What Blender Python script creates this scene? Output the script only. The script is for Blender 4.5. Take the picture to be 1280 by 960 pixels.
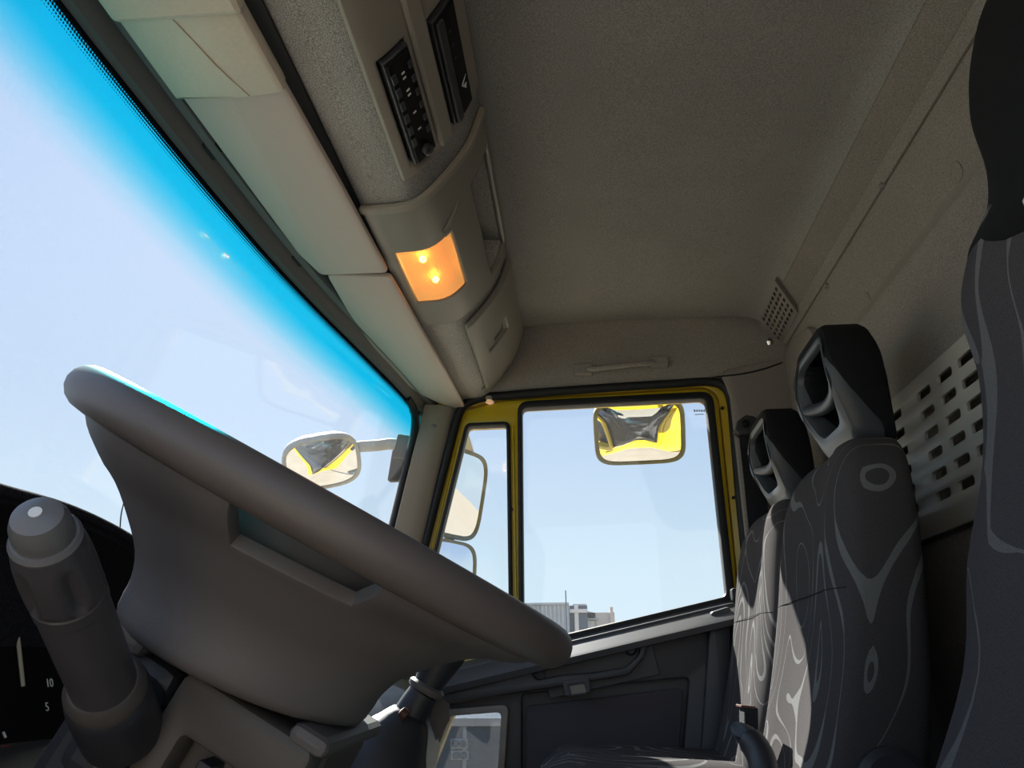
import bpy, bmesh, math, random
from mathutils import Vector, Matrix
random.seed(7)
for o in list(bpy.data.objects): bpy.data.objects.remove(o, do_unlink=True)
SC = bpy.context.scene
COL = SC.collection
UP = 1.95                       # height of the camera (and cab datum) above the ground

# ------------------------------------------------------------------ camera
F = 1000.0                      # focal length in pixels of a 1280x960 frame
ax_x = Vector((90, -365, -F)).normalized()
ax_z = Vector((-23, (F*F - 23*90)/365, -F)).normalized()
ax_y = ax_z.cross(ax_x)
ROT = Matrix((ax_x, ax_y, ax_z))          # camera coords -> cab coords
cam_d = bpy.data.cameras.new('camera')
cam = bpy.data.objects.new('camera', cam_d); COL.objects.link(cam)
cam_d.sensor_fit = 'HORIZONTAL'; cam_d.sensor_width = 36; cam_d.lens = 36*F/1280
cam_d.clip_start = 0.02; cam_d.clip_end = 500
cam.matrix_world = ROT.to_4x4()
SC.camera = cam

def ray(px, py): return ROT @ Vector((px-640, 480-py, -F))
def on(px, py, ax, val):
    d = ray(px, py); return d*(val/d[ax])

# ------------------------------------------------------------------ sky, sun, exposure
SUN = Vector((0.721, 0.356, 0.595)).normalized()
w = bpy.data.worlds.new('world'); SC.world = w; w.use_nodes = True
wn = w.node_tree.nodes; wl = w.node_tree.links
bg = wn['Background']; bg.inputs[1].default_value = 0.80
tcw = wn.new('ShaderNodeTexCoord'); spw = wn.new('ShaderNodeSeparateXYZ'); wl.new(tcw.outputs['Generated'], spw.inputs[0])
rmp = wn.new('ShaderNodeValToRGB'); el = rmp.color_ramp.elements
el[0].position = 0; el[0].color = (.76, .89, .98, 1); el[1].position = 1; el[1].color = (.26, .43, .82, 1)
for pos, c in ((.12, (.69, .85, .97)), (.30, (.53, .69, .93)), (.60, (.40, .57, .89))):
    q = el.new(pos); q.color = c+(1,)
wl.new(spw.outputs[2], rmp.inputs[0])
# soft aureole round the sun
dt = wn.new('ShaderNodeVectorMath'); dt.operation = 'DOT_PRODUCT'; dt.inputs[1].default_value = SUN
wl.new(tcw.outputs['Generated'], dt.inputs[0])
mxx = wn.new('ShaderNodeMath'); mxx.operation = 'MAXIMUM'; mxx.inputs[1].default_value = 0; wl.new(dt.outputs['Value'], mxx.inputs[0])
pww = wn.new('ShaderNodeMath'); pww.operation = 'POWER'; pww.inputs[1].default_value = 14; wl.new(mxx.outputs[0], pww.inputs[0])
aur = wn.new('ShaderNodeMix'); aur.data_type = 'RGBA'; aur.blend_type = 'ADD'; aur.inputs[7].default_value = (.20, .17, .12, 1)
wl.new(pww.outputs[0], aur.inputs[0]); wl.new(rmp.outputs[0], aur.inputs[6]); wl.new(aur.outputs[2], bg.inputs[0])
sd = bpy.data.lights.new('sun', 'SUN'); sd.energy = 13.0; sd.angle = math.radians(0.55); sd.color = (1, .95, .86)
sun = bpy.data.objects.new('sun', sd); COL.objects.link(sun)
sun.rotation_euler = SUN.to_track_quat('Z', 'Y').to_euler()
sun.location = SUN*20
SC.view_settings.view_transform = 'Standard'; SC.view_settings.look = 'None'
SC.view_settings.gamma = 1; SC.view_settings.use_curve_mapping = False
SC.view_settings.exposure = 0.35

# ------------------------------------------------------------------ materials
def s2l(c): return tuple((v/12.92 if v <= .04045 else ((v+.055)/1.055)**2.4) for v in c)
def newmat(name):
    m = bpy.data.materials.new(name); m.use_nodes = True
    return m, m.node_tree.nodes, m.node_tree.links, m.node_tree.nodes['Principled BSDF']
def plain(name, col, rough=.5, spec=.5, metal=0, var=.15, bump=.0, scale=60, coat=0):
    m, n, l, p = newmat(name)
    tc = n.new('ShaderNodeTexCoord'); nz = n.new('ShaderNodeTexNoise'); nz.inputs['Scale'].default_value = scale
    nz.inputs['Detail'].default_value = 4
    l.new(tc.outputs['Object'], nz.inputs['Vector'])
    mx = n.new('ShaderNodeMix'); mx.data_type = 'RGBA'
    mx.inputs[6].default_value = tuple(c*(1-var) for c in col)+(1,); mx.inputs[7].default_value = tuple(min(1, c*(1+var)) for c in col)+(1,)
    l.new(nz.outputs[0], mx.inputs[0]); l.new(mx.outputs[2], p.inputs['Base Color'])
    p.inputs['Roughness'].default_value = rough; p.inputs['Specular IOR Level'].default_value = spec
    p.inputs['Metallic'].default_value = metal; p.inputs['Coat Weight'].default_value = coat
    if bump:
        b = n.new('ShaderNodeBump'); b.inputs['Strength'].default_value = bump; b.inputs['Distance'].default_value = .002
        l.new(nz.outputs[0], b.inputs['Height']); l.new(b.outputs[0], p.inputs['Normal'])
    return m
def felt(name, c1, c2, scale=420, bump=.6):
    """speckled fibre headliner: fine flecks over a slow stain variation"""
    m, n, l, p = newmat(name)
    tc = n.new('ShaderNodeTexCoord')
    a = n.new('ShaderNodeTexNoise'); a.inputs['Scale'].default_value = scale; a.inputs['Detail'].default_value = 3
    b = n.new('ShaderNodeTexNoise'); b.inputs['Scale'].default_value = 6; b.inputs['Detail'].default_value = 3
    for q in (a, b): l.new(tc.outputs['Object'], q.inputs['Vector'])
    r = n.new('ShaderNodeValToRGB'); r.color_ramp.elements[0].position = .36; r.color_ramp.elements[1].position = .66
    r.color_ramp.elements[0].color = c1+(1,); r.color_ramp.elements[1].color = c2+(1,)
    l.new(a.outputs[0], r.inputs[0])
    mr = n.new('ShaderNodeMapRange'); mr.inputs[1].default_value = .3; mr.inputs[2].default_value = .7; mr.inputs[3].default_value = .95; mr.inputs[4].default_value = 1.04
    l.new(b.outputs[0], mr.inputs[0])
    mx = n.new('ShaderNodeMix'); mx.data_type = 'RGBA'; mx.blend_type = 'MULTIPLY'; mx.inputs[0].default_value = 1
    l.new(r.outputs[0], mx.inputs[6]); l.new(mr.outputs[0], mx.inputs[7]); l.new(mx.outputs[2], p.inputs['Base Color'])
    bp = n.new('ShaderNodeBump'); bp.inputs['Strength'].default_value = bump; bp.inputs['Distance'].default_value = .0015
    l.new(a.outputs[0], bp.inputs['Height']); l.new(bp.outputs[0], p.inputs['Normal'])
    p.inputs['Roughness'].default_value = 1; p.inputs['Specular IOR Level'].default_value = .1
    return m
def swirl(name, base, line, scale=5.6, freq=9.0):
    """woven seat cloth with swirling contour lines"""
    m, n, l, p = newmat(name)
    tc = n.new('ShaderNodeTexCoord'); mp = n.new('ShaderNodeMapping')
    mp.inputs['Scale'].default_value = (1.05, .8, .62); l.new(tc.outputs['Object'], mp.inputs[0])
    a = n.new('ShaderNodeTexNoise'); a.inputs['Scale'].default_value = scale; a.inputs['Detail'].default_value = 0; a.inputs['Distortion'].default_value = .55
    l.new(mp.outputs[0], a.inputs['Vector'])
    wd = n.new('ShaderNodeTexNoise'); wd.inputs['Scale'].default_value = 9; wd.inputs['Detail'].default_value = 0
    l.new(tc.outputs['Object'], wd.inputs['Vector'])
    def mth(op, x, y=None):
        k = n.new('ShaderNodeMath'); k.operation = op
        for i, v in enumerate((x, y)):
            if v is None: continue
            if isinstance(v, (int, float)): k.inputs[i].default_value = v
            else: l.new(v, k.inputs[i])
        return k.outputs[0]
    fr = mth('FRACT', mth('MULTIPLY', a.outputs[0], freq))
    d = mth('ABSOLUTE', mth('SUBTRACT', fr, .5))
    wid = mth('MULTIPLY', mth('MAXIMUM', mth('SUBTRACT', wd.outputs[0], .36), .05), .42)
    msk = mth('LESS_THAN', d, wid)
    wv = n.new('ShaderNodeTexWave'); wv.inputs['Scale'].default_value = 160; wv.bands_direction = 'DIAGONAL'
    l.new(tc.outputs['Object'], wv.inputs['Vector'])
    fl = n.new('ShaderNodeTexNoise'); fl.inputs['Scale'].default_value = 700; l.new(tc.outputs['Object'], fl.inputs['Vector'])
    tw = mth('ADD', mth('MULTIPLY', wv.outputs['Fac'], .25), mth('ADD', mth('MULTIPLY', fl.outputs[0], .7), .45))
    mx = n.new('ShaderNodeMix'); mx.data_type = 'RGBA'; mx.inputs[6].default_value = base+(1,); mx.inputs[7].default_value = line+(1,)
    l.new(msk, mx.inputs[0])
    m2 = n.new('ShaderNodeMix'); m2.data_type = 'RGBA'; m2.blend_type = 'MULTIPLY'; m2.inputs[0].default_value = 1
    l.new(mx.outputs[2], m2.inputs[6]); l.new(tw, m2.inputs[7]); l.new(m2.outputs[2], p.inputs['Base Color'])
    p.inputs['Roughness'].default_value = 1; p.inputs['Specular IOR Level'].default_value = .04
    return m
def glass(name, tint=(.95, .97, .98), dust=.03, band=False):
    m, n, l, p = newmat(name); n.remove(p)
    out = n['Material Output']
    tr = n.new('ShaderNodeBsdfTransparent'); tr.inputs[0].default_value = tint+(1,)
    gl = n.new('ShaderNodeBsdfGlossy'); gl.inputs['Roughness'].default_value = .01
    df = n.new('ShaderNodeBsdfTranslucent'); df.inputs[0].default_value = (.9, .9, .88, 1)
    lw = n.new('ShaderNodeLayerWeight'); lw.inputs[0].default_value = .25
    pw = n.new('ShaderNodeMath'); pw.operation = 'POWER'; pw.inputs[1].default_value = 3; l.new(lw.outputs['Facing'], pw.inputs[0])
    ad = n.new('ShaderNodeMath'); ad.operation = 'MULTIPLY_ADD'; ad.inputs[1].default_value = .45; ad.inputs[2].default_value = .025; l.new(pw.outputs[0], ad.inputs[0])
    tc = n.new('ShaderNodeTexCoord')
    nz = n.new('ShaderNodeTexNoise'); nz.inputs['Scale'].default_value = 260; nz.inputs['Detail'].default_value = 3; nz.inputs['Roughness'].default_value = .7
    l.new(tc.outputs['Object'], nz.inputs['Vector'])
    mr = n.new('ShaderNodeMapRange'); mr.inputs[1].default_value = .35; mr.inputs[2].default_value = .75; mr.inputs[3].default_value = dust*.4; mr.inputs[4].default_value = dust*1.8
    l.new(nz.outputs[0], mr.inputs[0])
    m1 = n.new('ShaderNodeMixShader'); l.new(mr.outputs[0], m1.inputs[0]); l.new(tr.outputs[0], m1.inputs[1]); l.new(df.outputs[0], m1.inputs[2])
    m2 = n.new('ShaderNodeMixShader'); l.new(ad.outputs[0], m2.inputs[0]); l.new(m1.outputs[0], m2.inputs[1]); l.new(gl.outputs[0], m2.inputs[2])
    last = m2
    if band:                    # blue shade band and dotted ceramic frit along the top edge (uv: x metres, metres below the edge)
        uv = n.new('ShaderNodeUVMap'); sp = n.new('ShaderNodeSeparateXYZ'); l.new(uv.outputs[0], sp.inputs[0])
        rp = n.new('ShaderNodeValToRGB'); e = rp.color_ramp.elements
        e[0].position = .0; e[0].color = (.03, .77, .90, 1); e[1].position = 1; e[1].color = tint+(1,)
        for pos, c in ((.35, (.05, .80, .92)), (.58, (.42, .87, .94)), (.80, (.80, .95, .97))):
            q = e.new(pos); q.color = c+(1,)
        rr = n.new('ShaderNodeMapRange'); rr.inputs[1].default_value = 0; rr.inputs[2].default_value = .142
        l.new(sp.outputs[1], rr.inputs[0]); l.new(rr.outputs[0], rp.inputs[0]); l.new(rp.outputs[0], tr.inputs[0])
        def mth(op, x, y=None):
            k = n.new('ShaderNodeMath'); k.operation = op
            for i, v in enumerate((x, y)):
                if v is None: continue
                if isinstance(v, (int, float)): k.inputs[i].default_value = v
                else: l.new(v, k.inputs[i])
            return k.outputs[0]
        pitch = .0044
        fu = mth('SUBTRACT', mth('FRACT', mth('DIVIDE', sp.outputs[0], pitch)), .5)
        fv = mth('SUBTRACT', mth('FRACT', mth('DIVIDE', sp.outputs[1], pitch)), .5)
        rad = mth('SQRT', mth('ADD', mth('MULTIPLY', fu, fu), mth('MULTIPLY', fv, fv)))
        lim = mth('MULTIPLY', mth('SUBTRACT', .030, sp.outputs[1]), 30)
        frit = mth('MAXIMUM', mth('LESS_THAN', rad, lim), mth('LESS_THAN', sp.outputs[1], .010))
        bk = n.new('ShaderNodeBsdfDiffuse'); bk.inputs[0].default_value = (.006, .01, .013, 1)
        m3 = n.new('ShaderNodeMixShader'); l.new(frit, m3.inputs[0]); l.new(m2.outputs[0], m3.inputs[1]); l.new(bk.outputs[0], m3.inputs[2])
        last = m3
    l.new(last.outputs[0], out.inputs[0])
    return m
def emit(name, col, st, tr=0):
    m, n, l, p = newmat(name); out = n['Material Output']
    p.inputs['Base Color'].default_value = col+(1,); p.inputs['Emission Color'].default_value = col+(1,); p.inputs['Emission Strength'].default_value = st
    p.inputs['Roughness'].default_value = .25
    if tr:
        t = n.new('ShaderNodeBsdfTransparent'); t.inputs[0].default_value = (1, .72, .38, 1)
        mx = n.new('ShaderNodeMixShader'); mx.inputs[0].default_value = tr
        l.new(p.outputs[0], mx.inputs[1]); l.new(t.outputs[0], mx.inputs[2]); l.new(mx.outputs[0], out.inputs[0])
        tc = n.new('ShaderNodeTexCoord'); ch = n.new('ShaderNodeTexVoronoi'); ch.inputs['Scale'].default_value = 330
        l.new(tc.outputs['Object'], ch.inputs['Vector'])
        b = n.new('ShaderNodeBump'); b.inputs['Strength'].default_value = .5; b.inputs['Distance'].default_value = .002
        l.new(ch.outputs[0], b.inputs['Height']); l.new(b.outputs[0], p.inputs['Normal'])
    return m

M = dict(
    ceil=felt('headliner', (.222, .215, .208), (.345, .335, .325)),
    wall=felt('wall_felt', (.225, .204, .190), (.345, .314, .293)),
    carpet=felt('shelf_carpet', (.23, .222, .212), (.60, .585, .56), 620, .7),
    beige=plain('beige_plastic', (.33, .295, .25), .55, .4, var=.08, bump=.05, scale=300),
    visor=plain('visor_vinyl', (.60, .50, .45), .6, .35, var=.06, bump=.12, scale=500),
    sleeve=plain('sleeve_vinyl', (.66, .57, .47), .5, .4, var=.08, bump=.1, scale=200),
    gpanel=plain('grey_green_plastic', (.24, .228, .198), .42, .5, var=.05, bump=.04, scale=400),
    dark=plain('dark_plastic', (.032, .033, .040), .45, .5, var=.15, bump=.08, scale=500),
    dash=plain('dash_plastic', (.045, .050, .064), .42, .5, var=.1, bump=.1, scale=600),
    doortrim=plain('door_plastic', (.060, .058, .064), .45, .5, var=.1, bump=.08, scale=500),
    doorcloth=plain('door_cloth', (.095, .085, .10), .9, .2, var=.2, bump=.3, scale=500),
    wheel=plain('wheel_rubber', (.130, .108, .099), .45, .45, var=.08, bump=.05, scale=800),
    hub=plain('hub_plastic', (.135, .122, .120), .55, .4, var=.08, bump=.1, scale=700),
    shroud=plain('shroud_plastic', (.092, .080, .073), .5, .4, var=.08, bump=.1, scale=700),
    stalk=plain('stalk_plastic', (.075, .072, .08), .38, .5, var=.06),
    stalktip=plain('stalk_tip', (.17, .17, .18), .32, .5, var=.05),
    flock=felt('black_flock', (.012, .012, .017), (.03, .03, .038), 500, 1),
    rubber=plain('black_rubber', (.012, .013, .016), .55, .4, var=.2, scale=40),
    header=plain('header_trim', (.145, .150, .155), .6, .4, var=.1, bump=.05, scale=300),
    yellow=plain('yellow_paint', (.62, .43, .015), .3, .5, var=.06, coat=.3, scale=8),
    black=plain('black_gloss', (.006, .006, .008), .5, .15, var=.1), dial=plain('dial_black', (.010, .010, .012), .95, .02, var=.1),
    hrest=plain('headrest_cloth', (.012, .012, .014), .9, .2, var=.3, bump=.3, scale=600),
    hframe=plain('headrest_plastic', (.060, .068, .080), .38, .5, var=.06),
    seat=swirl('seat_cloth', (.078, .071, .072), (.185, .185, .182)),
    seat_d=swirl('driver_seat_cloth', (.085, .078, .084), (.17, .165, .17), 4.2, 7),
    perf=plain('grey_sheet', (.45, .44, .40), .4, .5, var=.06, scale=20),
    belt=plain('belt_webbing', (.018, .018, .022), .8, .3, var=.4, bump=.5, scale=300),
    buckle=plain('buckle_brown', (.10, .045, .030), .5, .4),
    glass=glass('clear_glass', dust=.008), screen=glass('screen_glass', dust=.016, band=True), dirty=glass('dusty_glass', (.50, .54, .58), dust=.015),
    mirror=plain('mirror_silver', (.86, .88, .9), .02, .5, metal=1, var=.01),
    mhouse=plain('mirror_housing', (.34, .34, .33), .6, .4, var=.25, bump=.2, scale=90),
    mdark=plain('mirror_dark', (.09, .10, .11), .55, .4, var=.3, bump=.2, scale=90),
    chrome=plain('chrome', (.7, .7, .7), .18, .5, metal=1, var=.05),
    white=plain('white_print', (.8, .8, .8), .5, .4, var=.03),
    red=plain('red_print', (.5, .04, .03), .5),
    ivory=plain('ivory_strip', (.50, .46, .36), .5, .4),
    lens=emit('lamp_lens', (1, .62, .22), .36, .55), bulb=emit('bulb', (1, .74, .28), 45), lampback=plain('lamp_reflector', (.75, .6, .42), .4, .5),
    ground=plain('sandy_ground', (.34, .29, .22), .95, .1, var=.2, bump=.3, scale=3),
    bgrey=plain('building_grey', (.42, .44, .46), .8, .2, var=.12, scale=2), bdark=plain('building_dark', (.10, .12, .16), .7, .2, scale=2),
    bbeige=plain('building_beige', (.60, .52, .46), .85, .2, var=.1, scale=2), bpale=plain('building_pale', (.72, .68, .64), .85, .2, scale=2),
    tgrey=plain('trailer_grey', (.16, .18, .21), .7, .3, var=.2, scale=3),
)

# ------------------------------------------------------------------ builders
def tag(o, label=None, cat=None, group=None, kind=None):
    if label: o['label'] = label
    if cat: o['category'] = cat
    if group: o['group'] = group
    if kind: o['kind'] = kind
    return o
def thing(name, base, label, cat, group=None, kind=None):
    e = bpy.data.objects.new(name, None); COL.objects.link(e); e.location = base
    e.empty_display_size = .05
    return tag(e, label, cat, group, kind)
def link(name, me, mat, parent=None, smooth=None, bevel=0, sub=0):
    o = bpy.data.objects.new(name, me); COL.objects.link(o)
    if mat: me.materials.clear(); me.materials.append(M[mat] if isinstance(mat, str) else mat)
    if parent is not None:
        o.parent = parent
        q = parent; off = Vector()
        while q is not None: off += q.location; q = q.parent
        o.location = -off
    if smooth is not None:
        for p in me.polygons: p.use_smooth = True
        if smooth < 180:
            try: me.set_sharp_from_angle(angle=math.radians(smooth))
            except Exception: pass
    if bevel:
        b = o.modifiers.new('bevel', 'BEVEL'); b.width = bevel; b.segments = 2; b.limit_method = 'ANGLE'; b.angle_limit = math.radians(40)
    if sub:
        s = o.modifiers.new('sub', 'SUBSURF'); s.levels = sub; s.render_levels = sub
    return o
def mesh(name, vs, fs, mat, parent=None, **k):
    me = bpy.data.meshes.new(name); me.from_pydata([tuple(v) for v in vs], [], fs)
    bm = bmesh.new(); bm.from_mesh(me); bmesh.ops.recalc_face_normals(bm, faces=bm.faces); bm.to_mesh(me); bm.free()
    return link(name, me, mat, parent, **k)
def box(name, lo, hi, mat, parent=None, bevel=.002, **k):
    vs = [(x, y, z) for x in (lo[0], hi[0]) for y in (lo[1], hi[1]) for z in (lo[2], hi[2])]
    fs = [(0, 1, 3, 2), (4, 6, 7, 5), (0, 4, 5, 1), (2, 3, 7, 6), (0, 2, 6, 4), (1, 5, 7, 3)]
    return mesh(name, vs, fs, mat, parent, bevel=bevel, **k)
def obox(name, c, ax, half, mat, parent=None, bevel=.002, **k):
    """box with centre c, three axes and half sizes"""
    c = Vector(c); A = [Vector(a).normalized()*h for a, h in zip(ax, half)]
    vs = [c+A[0]*i+A[1]*j+A[2]*q for i in (-1, 1) for j in (-1, 1) for q in (-1, 1)]
    fs = [(0, 1, 3, 2), (4, 6, 7, 5), (0, 4, 5, 1), (2, 3, 7, 6), (0, 2, 6, 4), (1, 5, 7, 3)]
    return mesh(name, vs, fs, mat, parent, bevel=bevel, **k)
def rpoly(pts, r, seg=5):
    """rounded polygon; r a number or one radius per corner"""
    out = []; n = len(pts)
    for i in range(n):
        p = Vector(pts[i]); a = Vector(pts[i-1])-p; b = Vector(pts[(i+1) % n])-p
        rr = r[i] if isinstance(r, (list, tuple)) else r
        la, lb = a.length, b.length; a.normalize(); b.normalize()
        ang = a.angle(b)
        t = min(rr/max(math.tan(ang/2), 1e-3), la*.48, lb*.48)
        if t < 1e-5 or ang > 3.1: out.append(tuple(p)); continue
        p0 = p+a*t; p1 = p+b*t
        for k in range(seg+1):
            s = k/seg; out.append(tuple(p0*(1-s)**2+p*2*s*(1-s)+p1*s*s))
    return out
def plate(name, outer, holes, plane, a0, a1, mat, parent=None, bevel=0, fn=None, smooth=35):
    """flat plate with holes, made from a filled 2D outline. plane: 'x' (u=Y v=Z), 'y' (u=X v=Z), 'z' (u=X v=Y)"""
    cu = bpy.data.curves.new('tmp', 'CURVE'); cu.dimensions = '2D'; cu.fill_mode = 'BOTH'
    for poly in [outer]+list(holes):
        sp = cu.splines.new('POLY'); sp.points.add(len(poly)-1)
        for q, (u, v) in zip(sp.points, poly): q.co = (u, v, 0, 1)
        sp.use_cyclic_u = True
    h = (a1-a0)/2
    if bevel: cu.bevel_depth = bevel; cu.bevel_resolution = 1; cu.offset = -bevel
    cu.extrude = max(h-bevel, 0)
    t = bpy.data.objects.new('tmp', cu); COL.objects.link(t)
    dg = bpy.context.evaluated_depsgraph_get(); me = bpy.data.meshes.new_from_object(t.evaluated_get(dg))
    bpy.data.objects.remove(t); bpy.data.curves.remove(cu)
    me.name = name; mid = (a0+a1)/2
    for v in me.vertices:
        u, q, ww = v.co; ww += mid
        c = (ww, u, q) if plane == 'x' else (u, ww, q) if plane == 'y' else (u, q, ww)
        v.co = fn(*c) if fn else c
    bm = bmesh.new(); bm.from_mesh(me); bmesh.ops.remove_doubles(bm, verts=bm.verts, dist=1e-5)
    bmesh.ops.recalc_face_normals(bm, faces=bm.faces); bm.to_mesh(me); bm.free()
    return link(name, me, mat, parent, smooth=smooth)
def spline(pts, n=8, closed=False):
    P = [Vector(p) for p in pts]; out = []; L = len(P)
    for i in range(L if closed else L-1):
        g = lambda k: P[k % L] if closed else P[max(0, min(L-1, k))]
        a, b, c, d = g(i-1), g(i), g(i+1), g(i+2)
        for k in range(n):
            t = k/n
            out.append(.5*((2*b)+(c-a)*t+(2*a-5*b+4*c-d)*t*t+(3*b-a-3*c+d)*t**3))
    if not closed: out.append(P[-1])
    return out
def tube(name, pts, r, mat, parent=None, closed=False, seg=10, flat=1.0, up=None, **k):
    """sweep an ellipse along points; r a number or a list; flat scales the section along the up axis"""
    P = [Vector(p) for p in pts]; n = len(P); vs = []; fs = []
    u = None
    for i in range(n):
        t = (P[(i+1) % n]-P[i-1]) if closed else (P[min(i+1, n-1)]-P[max(i-1, 0)])
        t.normalize()
        if up is not None: u = Vector(up)
        elif u is None: u = Vector((0, 0, 1)) if abs(t.z) < .9 else Vector((1, 0, 0))
        u = (u-t*u.dot(t)).normalized(); s = t.cross(u)
        rr = r[i] if isinstance(r, (list, tuple)) else r
        for j in range(seg):
            a = 2*math.pi*j/seg; vs.append(P[i]+s*math.cos(a)*rr+u*math.sin(a)*rr*flat)
    for i in range(n if closed else n-1):
        for j in range(seg):
            a = i*seg+j; b = i*seg+(j+1) % seg; c = ((i+1) % n)*seg+(j+1) % seg; d = ((i+1) % n)*seg+j
            fs.append((a, b, c, d))
    if not closed: fs.append(tuple(range(seg))); fs.append(tuple(range((n-1)*seg, n*seg)))
    k.setdefault('smooth', 60)
    return mesh(name, vs, fs, mat, parent, **k)
def loft(name, rings, mat, parent=None, caps=True, closed=True, **k):
    n = len(rings[0]); vs = [v for r in rings for v in r]; fs = []
    for i in range(len(rings)-1):
        for j in range(n if closed else n-1):
            fs.append((i*n+j, i*n+(j+1) % n, (i+1)*n+(j+1) % n, (i+1)*n+j))
    if caps: fs.append(tuple(range(n))); fs.append(tuple(range((len(rings)-1)*n, len(rings)*n)))
    k.setdefault('smooth', 60)
    return mesh(name, vs, fs, mat, parent, **k)
def extr_x(name, prof, x0, x1, mat, parent=None, nx=1, **k):
    """closed Y,Z outline pulled along X"""
    rings = [[(x0+(x1-x0)*i/nx, y, z) for y, z in prof] for i in range(nx+1)]
    k.setdefault('smooth', 40)
    return loft(name, rings, mat, parent, **k)
def lathe(name, prof, org, axis, mat, parent=None, seg=28, **k):
    """prof list of (radius, height along axis)"""
    a = Vector(axis).normalized(); u = a.orthogonal().normalized(); v = a.cross(u); org = Vector(org)
    rings = [[org+a*h+(u*math.cos(t)+v*math.sin(t))*max(r, 1e-4) for t in [2*math.pi*j/seg for j in range(seg)]] for r, h in prof]
    k.setdefault('smooth', 40)
    return loft(name, rings, mat, parent, **k)
def text(name, s, loc, size, right, upv, mat, parent):
    cu = bpy.data.curves.new('tmp', 'FONT'); cu.body = s; cu.size = size; cu.extrude = .0003; cu.align_x = 'CENTER'; cu.align_y = 'CENTER'
    t = bpy.data.objects.new('tmp', cu); COL.objects.link(t)
    dg = bpy.context.evaluated_depsgraph_get(); me = bpy.data.meshes.new_from_object(t.evaluated_get(dg))
    bpy.data.objects.remove(t); bpy.data.curves.remove(cu)
    r = Vector(right).normalized(); u = Vector(upv).normalized(); nn = r.cross(u)
    for v in me.vertices: v.co = Vector(loc)+r*v.co.x+u*v.co.y+nn*v.co.z
    return link(name, me, mat, parent)

# ================================================================== SETTING
G = -UP
o = box('ground', (-90, -90, G-.2), (160, 90, G), 'ground', bevel=0); tag(o, 'pale sandy ground around the truck', 'ground', kind='structure')

# ---- ceiling and rear wall (extruded across the cab)
ceil_in = [(.16, .908), (.0, .914), (-.25, .916), (-.42, .914), (-.47, .910), (-.495, .902), (-.515, .888)]
cp = [(Vector(p).x, Vector(p).y) for p in spline([Vector((a, b, 0)) for a, b in ceil_in], 4)]
o = extr_x('ceiling', cp+[(-.515, .95), (.16, .95)], -.11, 2.022, 'ceil', bevel=.006); tag(o, 'grey felt headliner of the cab roof', 'ceiling', kind='structure')
rw = thing('wall_rear', (1.07, -.62, -.62), 'grey felt rear wall of the cab with a long groove', 'wall', kind='structure')
prof = [(-.512, .890), (-.535, .880), (-.560, .867), (-.566, .8635), (-.578, .8600), (-.586, .838), (-.579, .836), (-.602, .712), (-.6025, .706), (-.584, .672), (-.581, .664), (-.583, .656), (-.594, .630), (-.5965, .482), (-.668, .480), (-.668, .212), (-.599, .210), (-.605, -.3), (-.61, -.62), (-.70, -.62), (-.70, .95), (-.512, .95)]
extr_x('wall_lining', prof, -.11, 2.09, 'wall', rw, bevel=.003)
extr_x('groove_seal', [(-.566, .8625), (-.576, .8600), (-.583, .8405), (-.5785, .8405)], -.10, 2.06, 'wall', rw)
for x0, x1 in ((-.11, 1.025), (1.65, 2.09)):
    box('hollow_end', (x0, -.672, .205), (x1, -.597, .4835), 'wall', rw, bevel=0)
# raised corner trim with a rounded head at the passenger end
plate('corner_trim', rpoly([(1.80, -.60), (1.80, .80), (2.07, .835), (2.07, -.60)], [.0, .10, .02, 0]), [], 'y', -.62, -.572, 'wall', rw, bevel=.012)
for px, py in ((1195, 215), (1082, 375)):
    q = on(px, py, 1, -.5985); lathe('plug', [(.0165, -.01), (.0165, .0015), (.013, .003), (0, .003)], (q.x, -.579-.023*(.836-q.z)/.124, q.z), (0, .983, -.182), 'wall', rw, seg=20)
for px, py, yy in ((1033, 357, -.578), (1103, 232, -.578)):
    q = on(px, py, 1, yy); lathe('clip', [(.006, -.01), (.006, .004), (.003, .006), (0, .006)], q, (0, 1, .1), 'wall', rw, seg=12)
o = box('floor', (-.11, -.62, -.66), (2.10, .72, -.62), 'dark', bevel=0); tag(o, 'dark rubber floor of the cab', 'floor', kind='structure')
o = box('wall_front', (-.11, .70, -.66), (2.12, .75, .0), 'yellow', bevel=0); tag(o, 'front bulkhead of the cab under the windshield', 'wall', kind='structure')
# ---- outer shell
rs = thing('roof', (1.07, 0, .95), 'yellow painted outer roof of the truck cab', 'roof', kind='structure')
box('roof_skin', (-.18, -.74, .952), (2.17, .50, .985), 'yellow', rs, bevel=.01)
box('back_skin', (-.18, -.76, -.66), (2.17, -.702, .97), 'yellow', rs, bevel=.01)
# ---- driver-side wall with the open doorway the picture is taken from
plate('wall_left', [(-.72, -.66), (.72, -.66), (.60, .10), (.50, .95), (-.72, .95)], [rpoly([(-.42, -.64), (.54, -.64), (.47, .10), (.35, .76), (-.42, .78)], .05)], 'x', -.16, -.11, 'wall')
tag(bpy.data.objects['wall_left'], 'felt lined driver side wall around the open doorway', 'wall', kind='structure')
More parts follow.
